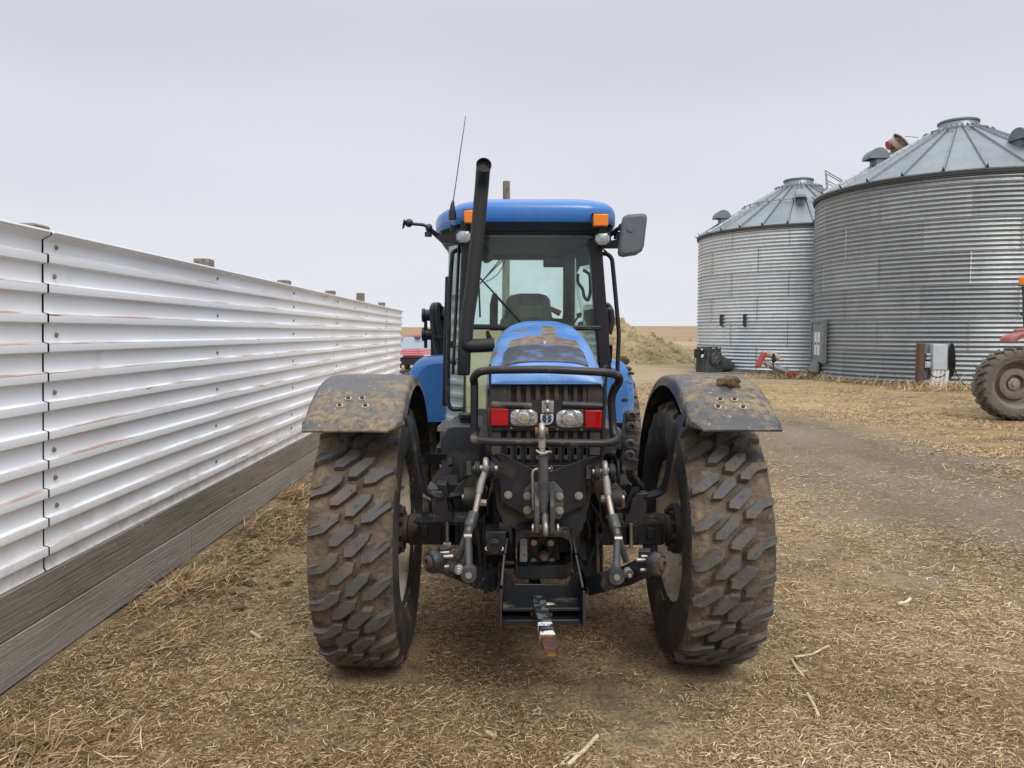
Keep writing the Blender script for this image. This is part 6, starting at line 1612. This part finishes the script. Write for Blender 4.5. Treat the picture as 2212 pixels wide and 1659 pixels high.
# ---------------- straw litter: tens of thousands of broken stems
SOL = [((-.644,4.04),(.24,.33)), ((.99,4.04),(.24,.33))]
def blades(name, n, sampler, lmin, lmax, wmin, wmax, lift, mtl, label=None, cat=None):
    V = np.zeros((n,8,3), dtype=np.float32); tone = np.zeros(n, dtype=np.float32)
    for i in range(n):
        x, y, d_, tn = sampler()
        z = height(x, y)
        L = random.uniform(lmin, lmax)*(.6+.8*random.random()); w = random.uniform(wmin, wmax)*.5; a = random.uniform(0, 2*math.pi)
        if random.random() < .05: L *= 1.8
        tilt = random.gauss(0,.12)+lift*random.random(); bend = random.gauss(0,.13); sag = random.uniform(-.05,.07)*L
        c_, s_ = math.cos(a), math.sin(a)
        z0 = z + .002 + random.random()*d_
        for k, f_ in enumerate((0,.33,.67,1)):
            aa = a + bend*(f_-.5); cx_ = x + math.cos(aa)*L*(f_-.5); cy_ = y + math.sin(aa)*L*(f_-.5)
            cz_ = z0 + math.sin(tilt)*L*f_ + sag*math.sin(math.pi*f_)
            ww = w*(.5 if k in (0,3) else 1)
            V[i,2*k] = (cx_-math.sin(aa)*ww, cy_+math.cos(aa)*ww, cz_+ww*.3); V[i,2*k+1] = (cx_+math.sin(aa)*ww, cy_-math.cos(aa)*ww, cz_-ww*.3)
        tone[i] = tn
    me = bpy.data.meshes.new(name); base = np.arange(n, dtype=np.int32)[:,None]*8
    F = np.concatenate([base+np.array([[2*k,2*k+1,2*k+3,2*k+2]], dtype=np.int32) for k in range(3)], axis=1).reshape(-1,4)
    me.vertices.add(n*8); me.vertices.foreach_set("co", V.reshape(-1))
    me.loops.add(F.size); me.loops.foreach_set("vertex_index", F.reshape(-1))
    me.polygons.add(len(F)); me.polygons.foreach_set("loop_start", np.arange(0, F.size, 4, dtype=np.int32)); me.polygons.foreach_set("loop_total", np.full(len(F), 4, dtype=np.int32))
    at = me.attributes.new("stem_tone", 'FLOAT', 'FACE'); at.data.foreach_set("value", np.repeat(tone, 3))
    me.update(); me.validate(); me.materials.append(mtl)
    o = bpy.data.objects.new(name, me); COL.objects.link(o); return tag(o, label, cat, kind="stuff")
t = NT('straw_stems'); at = t.n("ShaderNodeAttribute"); at.attribute_name = "stem_tone"
rp = t.n("ShaderNodeValToRGB"); t.t.links.new(at.outputs["Fac"], rp.inputs[0])
cr = rp.color_ramp; cr.elements[0].position = 0; cr.elements[0].color = (.06,.038,.02,1); cr.elements[1].position = 1; cr.elements[1].color = (.68,.58,.40,1)
for pos, col in ((.3,(.18,.112,.055)),(.55,(.38,.265,.135)),(.8,(.56,.44,.26))): e = cr.elements.new(pos); e.color = (*col,1)
M['stems'] = t.out(rp.outputs[0], .8, 0, .2)
def tone_near(x, y):
    m = mnoise.noise(Vector((x*.8,y*.8,2)))
    tr = 1 if abs(x) < .9 and 3.7 < y < 8 else 0
    t_ = random.gauss(.40+.2*m-.05*tr,.16)
    if random.random() < .22: t_ += .38
    return min(1,max(0,t_))
def samp_near():
    while True:
        y = 2.5*math.exp(random.random()*1.65) if random.random() < .85 else random.uniform(2.2,13)
        x = random.uniform(-.74*y-.7, .74*y+.9)
        if x < FX+.05: continue
        dens = .60 + .9*mnoise.noise(Vector((x*.9,y*.9,11))) + .7*mnoise.noise(Vector((x*2.6,y*2.6,5))) + .5*mnoise.noise(Vector((x*7,y*7,9)))
        if x > 3.0: dens *= max(.15, 1-(x-2.9)/1.7 + .5*mnoise.noise(Vector((x*.7,y*.3,1))))
        if y > 9 : dens *= .6
        if random.random() > dens: continue
        if any(abs(x-c0[0]) < e[0] and abs(y-c0[1]) < e[1] for c0, e in SOL): continue
        return x, y, .02, tone_near(x, y)
blades("straw_litter", 250000, samp_near, .012, .046, .0018, .0044, .16, M['stems'], "trampled brown straw litter covering the near yard")
def samp_fence():
    while True:
        y = random.uniform(2.6, 12); x = FX + .06 + abs(random.gauss(0,.28))
        if mnoise.noise(Vector((x*1.5,y*1.2,3))) < -.05+.3*random.random(): continue
        return x, y, .04, min(1,max(0,random.gauss(.46,.2)))
blades("dry_weeds", 11000, samp_fence, .05, .16, .0028, .0055, .35, M['stems'], "pale matted weeds and straw along the foot of the white fence")
def samp_grass():
    while True:
        y = 9*math.exp(random.random()*1.15); x = random.uniform(3.4, min(.75*y+1, 24))
        g = x + 3.0*mnoise.noise(Vector((x*.35,y*.35,0)))*.8
        if y < 16 and g < 5.6+2.6*random.random(): continue
        if math.hypot(x-c2[0],y-c2[1]) < R2+.1 or math.hypot(x-c1[0],y-c1[1]) < R1+.1: continue
        if mnoise.noise(Vector((x*.9,y*1.3,7))) + .5*mnoise.noise(Vector((x*2.3,y*3,1))) < -.25+.3*random.random(): continue
        return x, y, .01, min(1,max(0,random.gauss(.58,.17)))
blades("dry_grass", 60000, samp_grass, .03, .085, .005, .011, .4, M['stems'], "short tan dry grass between the dirt track and the grain bins")
def samp_foot():
    while True:
        k = random.random()
        if k < .55:
            a = random.uniform(-1.9,1.1) + math.atan2(-c2[1],-c2[0]); rr = R2+.12+abs(random.gauss(0,.15)); return c2[0]+rr*math.cos(a), c2[1]+rr*math.sin(a), .03, min(1,max(0,random.gauss(.62,.16)))
        if k < .8: return hq(450,1150,YE).x+random.gauss(0,.7), YE-.1+random.gauss(0,.25), .03, min(1,max(0,random.gauss(.68,.16)))
        return kq(1620,770,YA).x+random.gauss(0,.8), YA+random.gauss(0,.4), .05, min(1,max(0,random.gauss(.5,.2)))
blades("dry_tufts", 3800, samp_foot, .12, .38, .008, .018, 1.1, M['stems'], "taller dead grass tufts at the foot of the right grain bin and electric board")
# pale stalk pieces one can count
M['stalk'] = mat('corn_stalk', (.56,.47,.31), .8, 0, [((.38,.29,.17), 6, .45, .7)])
def gz(a, b): # ground point seen at this place
    d = ray(a, b); q = ORG + d*(-CAMH/d.z); return q
ST = [([(1938,1310),(1958,1306),(1966,1300)], .011, "pale bent stalk piece lying alone on the bare dirt track"),
      ([(1226,1659),(1262,1630),(1290,1600)], .010, "long pale forked stalk lying nearest the camera on the straw", [(1262,1630),(1228,1640),(1212,1659)]),
      ([(543,1376),(563,1388)], .010, "short pale stick on the straw between the fence and the muddy wheel"),
      ([(1710,1430),(1722,1452),(1736,1468)], .008, "pair of grey husks crossed on the straw, the upper near the muddy wheel"),
      ([(1744,1502),(1758,1525),(1768,1548)], .009, "curled whitish husk on the straw, nearer the camera than the crossed husks"),
      ([(1052,1588),(1068,1598)], .010, "stubby pale stick on the straw beside the long forked stalk"),
      ([(1716,1480-56),(1752,1418),(1790,1398)], .006, "thin straight straw stem angled on the ground beside the muddy wheel's foot"),
      ([(1455,777),(1459,783)], .004, None)]
for it in ST[:7]:
    mb = MB(); pts_ = [gz(a,b)+Vector((0,0,.015+height(gz(a,b).x,gz(a,b).y))) for a,b in it[0]]
    mb.tube(pts_, [it[1]]*len(pts_), 7, fillet=.02)
    if len(it) > 3: mb.tube([gz(a,b)+Vector((0,0,.014)) for a,b in it[3]], it[1]*.6, 6, fillet=.02)
    tag(build("stalk_piece", mb, M['stalk'], None, origin=pts_[0], smooth=60), it[2], "stalk")
# dark manure crumbs, mostly along the fence
def samp_track():
    while True:
        y = 4.2*math.exp(random.random()*1.45); x = random.uniform(2.2, min(.75*y+1, 11))
        if mnoise.noise(Vector((x*.8,y*.5,21))) + .5*mnoise.noise(Vector((x*2.5,y*1.8,2))) < -.25+.6*random.random(): continue
        return x, y, .006, min(1,max(0,random.gauss(.66,.18)))
blades("straw_flecks", 10000, samp_track, .02, .075, .0032, .0065, .08, M['stems'], "loose straw flecks scattered over the bare dirt track")
mb = MB(); bmx = random.Random(4)
for k in range(420):
    if k < 230:
        y = bmx.choice([bmx.gauss(5.3,.25), bmx.gauss(6.6,.5), bmx.gauss(8.3,.9)]); x = FX+.25+abs(bmx.gauss(0,.28))
    else: y = 3+bmx.random()*5; x = bmx.uniform(-2,3)
    if any(abs(x-c0[0]) < .3 and abs(y-c0[1]) < .4 for c0, e in SOL): continue
    r_ = bmx.uniform(.01,.045) if k < 230 else bmx.uniform(.005,.014)
    mb.blob((x,y,height(x,y)+r_*.3), r_, (1.2,1,.6), .5, 2.2, 1, seed=k % 40)
tag(build("manure_crumbs", mb, M['clod'], None, smooth=180), "dark manure crumbs trodden into the ground along the white fence", "manure", kind="stuff")

# ================================================================== sky and light
w = bpy.data.worlds.new("World"); scene.world = w; w.use_nodes = True; nt = w.node_tree
bg = nt.nodes["Background"]; out = nt.nodes["World Output"]
SUN_EL, SUN_AZ = 46, 158     # azimuth measured clockwise from +Y: behind the camera, a little to the right
sky = nt.nodes.new("ShaderNodeTexSky"); sky.sky_type = 'NISHITA'; sky.sun_disc = False; sky.sun_elevation = R(SUN_EL); sky.sun_rotation = R(SUN_AZ); sky.dust_density = 4; sky.air_density = 1.5
nt.links.new(sky.outputs[0], bg.inputs[0]); bg.inputs[1].default_value = .05
tc = nt.nodes.new("ShaderNodeTexCoord"); sp = nt.nodes.new("ShaderNodeSeparateXYZ"); nt.links.new(tc.outputs["Generated"], sp.inputs[0])
rp = nt.nodes.new("ShaderNodeValToRGB"); nt.links.new(sp.outputs[2], rp.inputs[0]); rp.color_ramp.interpolation = 'EASE'
els = [(0,(.70,.715,.76)),(.06,(.685,.70,.75)),(.2,(.62,.63,.69)),(.36,(.555,.565,.635)),(.46,(.66,.675,.73)),(.62,(1.3,1.31,1.36)),(1,(2.0,2.0,2.05))]
cr = rp.color_ramp
cr.elements[0].position, cr.elements[0].color = els[0][0], (*els[0][1],1); cr.elements[1].position, cr.elements[1].color = els[-1][0], (*els[-1][1],1)
for pos, col in els[1:-1]: e = cr.elements.new(pos); e.color = (*col,1)
mp = nt.nodes.new("ShaderNodeMapping"); mp.inputs["Scale"].default_value = (1,1,2.6); nt.links.new(tc.outputs["Generated"], mp.inputs[0])
nz = nt.nodes.new("ShaderNodeTexNoise"); nz.inputs["Scale"].default_value = 1.7; nz.inputs["Detail"].default_value = 5; nz.inputs["Roughness"].default_value = .45; nt.links.new(mp.outputs[0], nz.inputs["Vector"])
mr_ = nt.nodes.new("ShaderNodeMapRange"); mr_.inputs[1].default_value = .3; mr_.inputs[2].default_value = .7; mr_.inputs[3].default_value = .95; mr_.inputs[4].default_value = 1.05; nt.links.new(nz.outputs["Fac"], mr_.inputs[0])
mx = nt.nodes.new("ShaderNodeMix"); mx.data_type = 'RGBA'; mx.blend_type = 'MULTIPLY'; mx.inputs[0].default_value = 1
nt.links.new(rp.outputs[0], mx.inputs[6]); nt.links.new(mr_.outputs[0], mx.inputs[7])
b2_ = nt.nodes.new("ShaderNodeBackground"); nt.links.new(mx.outputs[2], b2_.inputs[0]); b2_.inputs[1].default_value = .97
ms = nt.nodes.new("ShaderNodeMixShader"); ms.inputs[0].default_value = .9; nt.links.new(bg.outputs[0], ms.inputs[1]); nt.links.new(b2_.outputs[0], ms.inputs[2]); nt.links.new(ms.outputs[0], out.inputs[0])
ld = bpy.data.lights.new("sun", 'SUN'); ld.energy = 1.3; ld.angle = R(20); ld.color = (1,.97,.92)
lo = bpy.data.objects.new("sun", ld); COL.objects.link(lo)
sd = Vector((math.sin(R(SUN_AZ))*math.cos(R(SUN_EL)), math.cos(R(SUN_AZ))*math.cos(R(SUN_EL)), math.sin(R(SUN_EL))))
lo.rotation_euler = sd.to_track_quat('Z','Y').to_euler()
vs = scene.view_settings; vs.view_transform = 'Standard'; vs.look = 'None'; vs.exposure = 0.36; vs.gamma = 1; vs.use_curve_mapping = False
scene.cycles.max_bounces = 8; scene.cycles.transparent_max_bounces = 16
scene.cycles.use_denoising = True
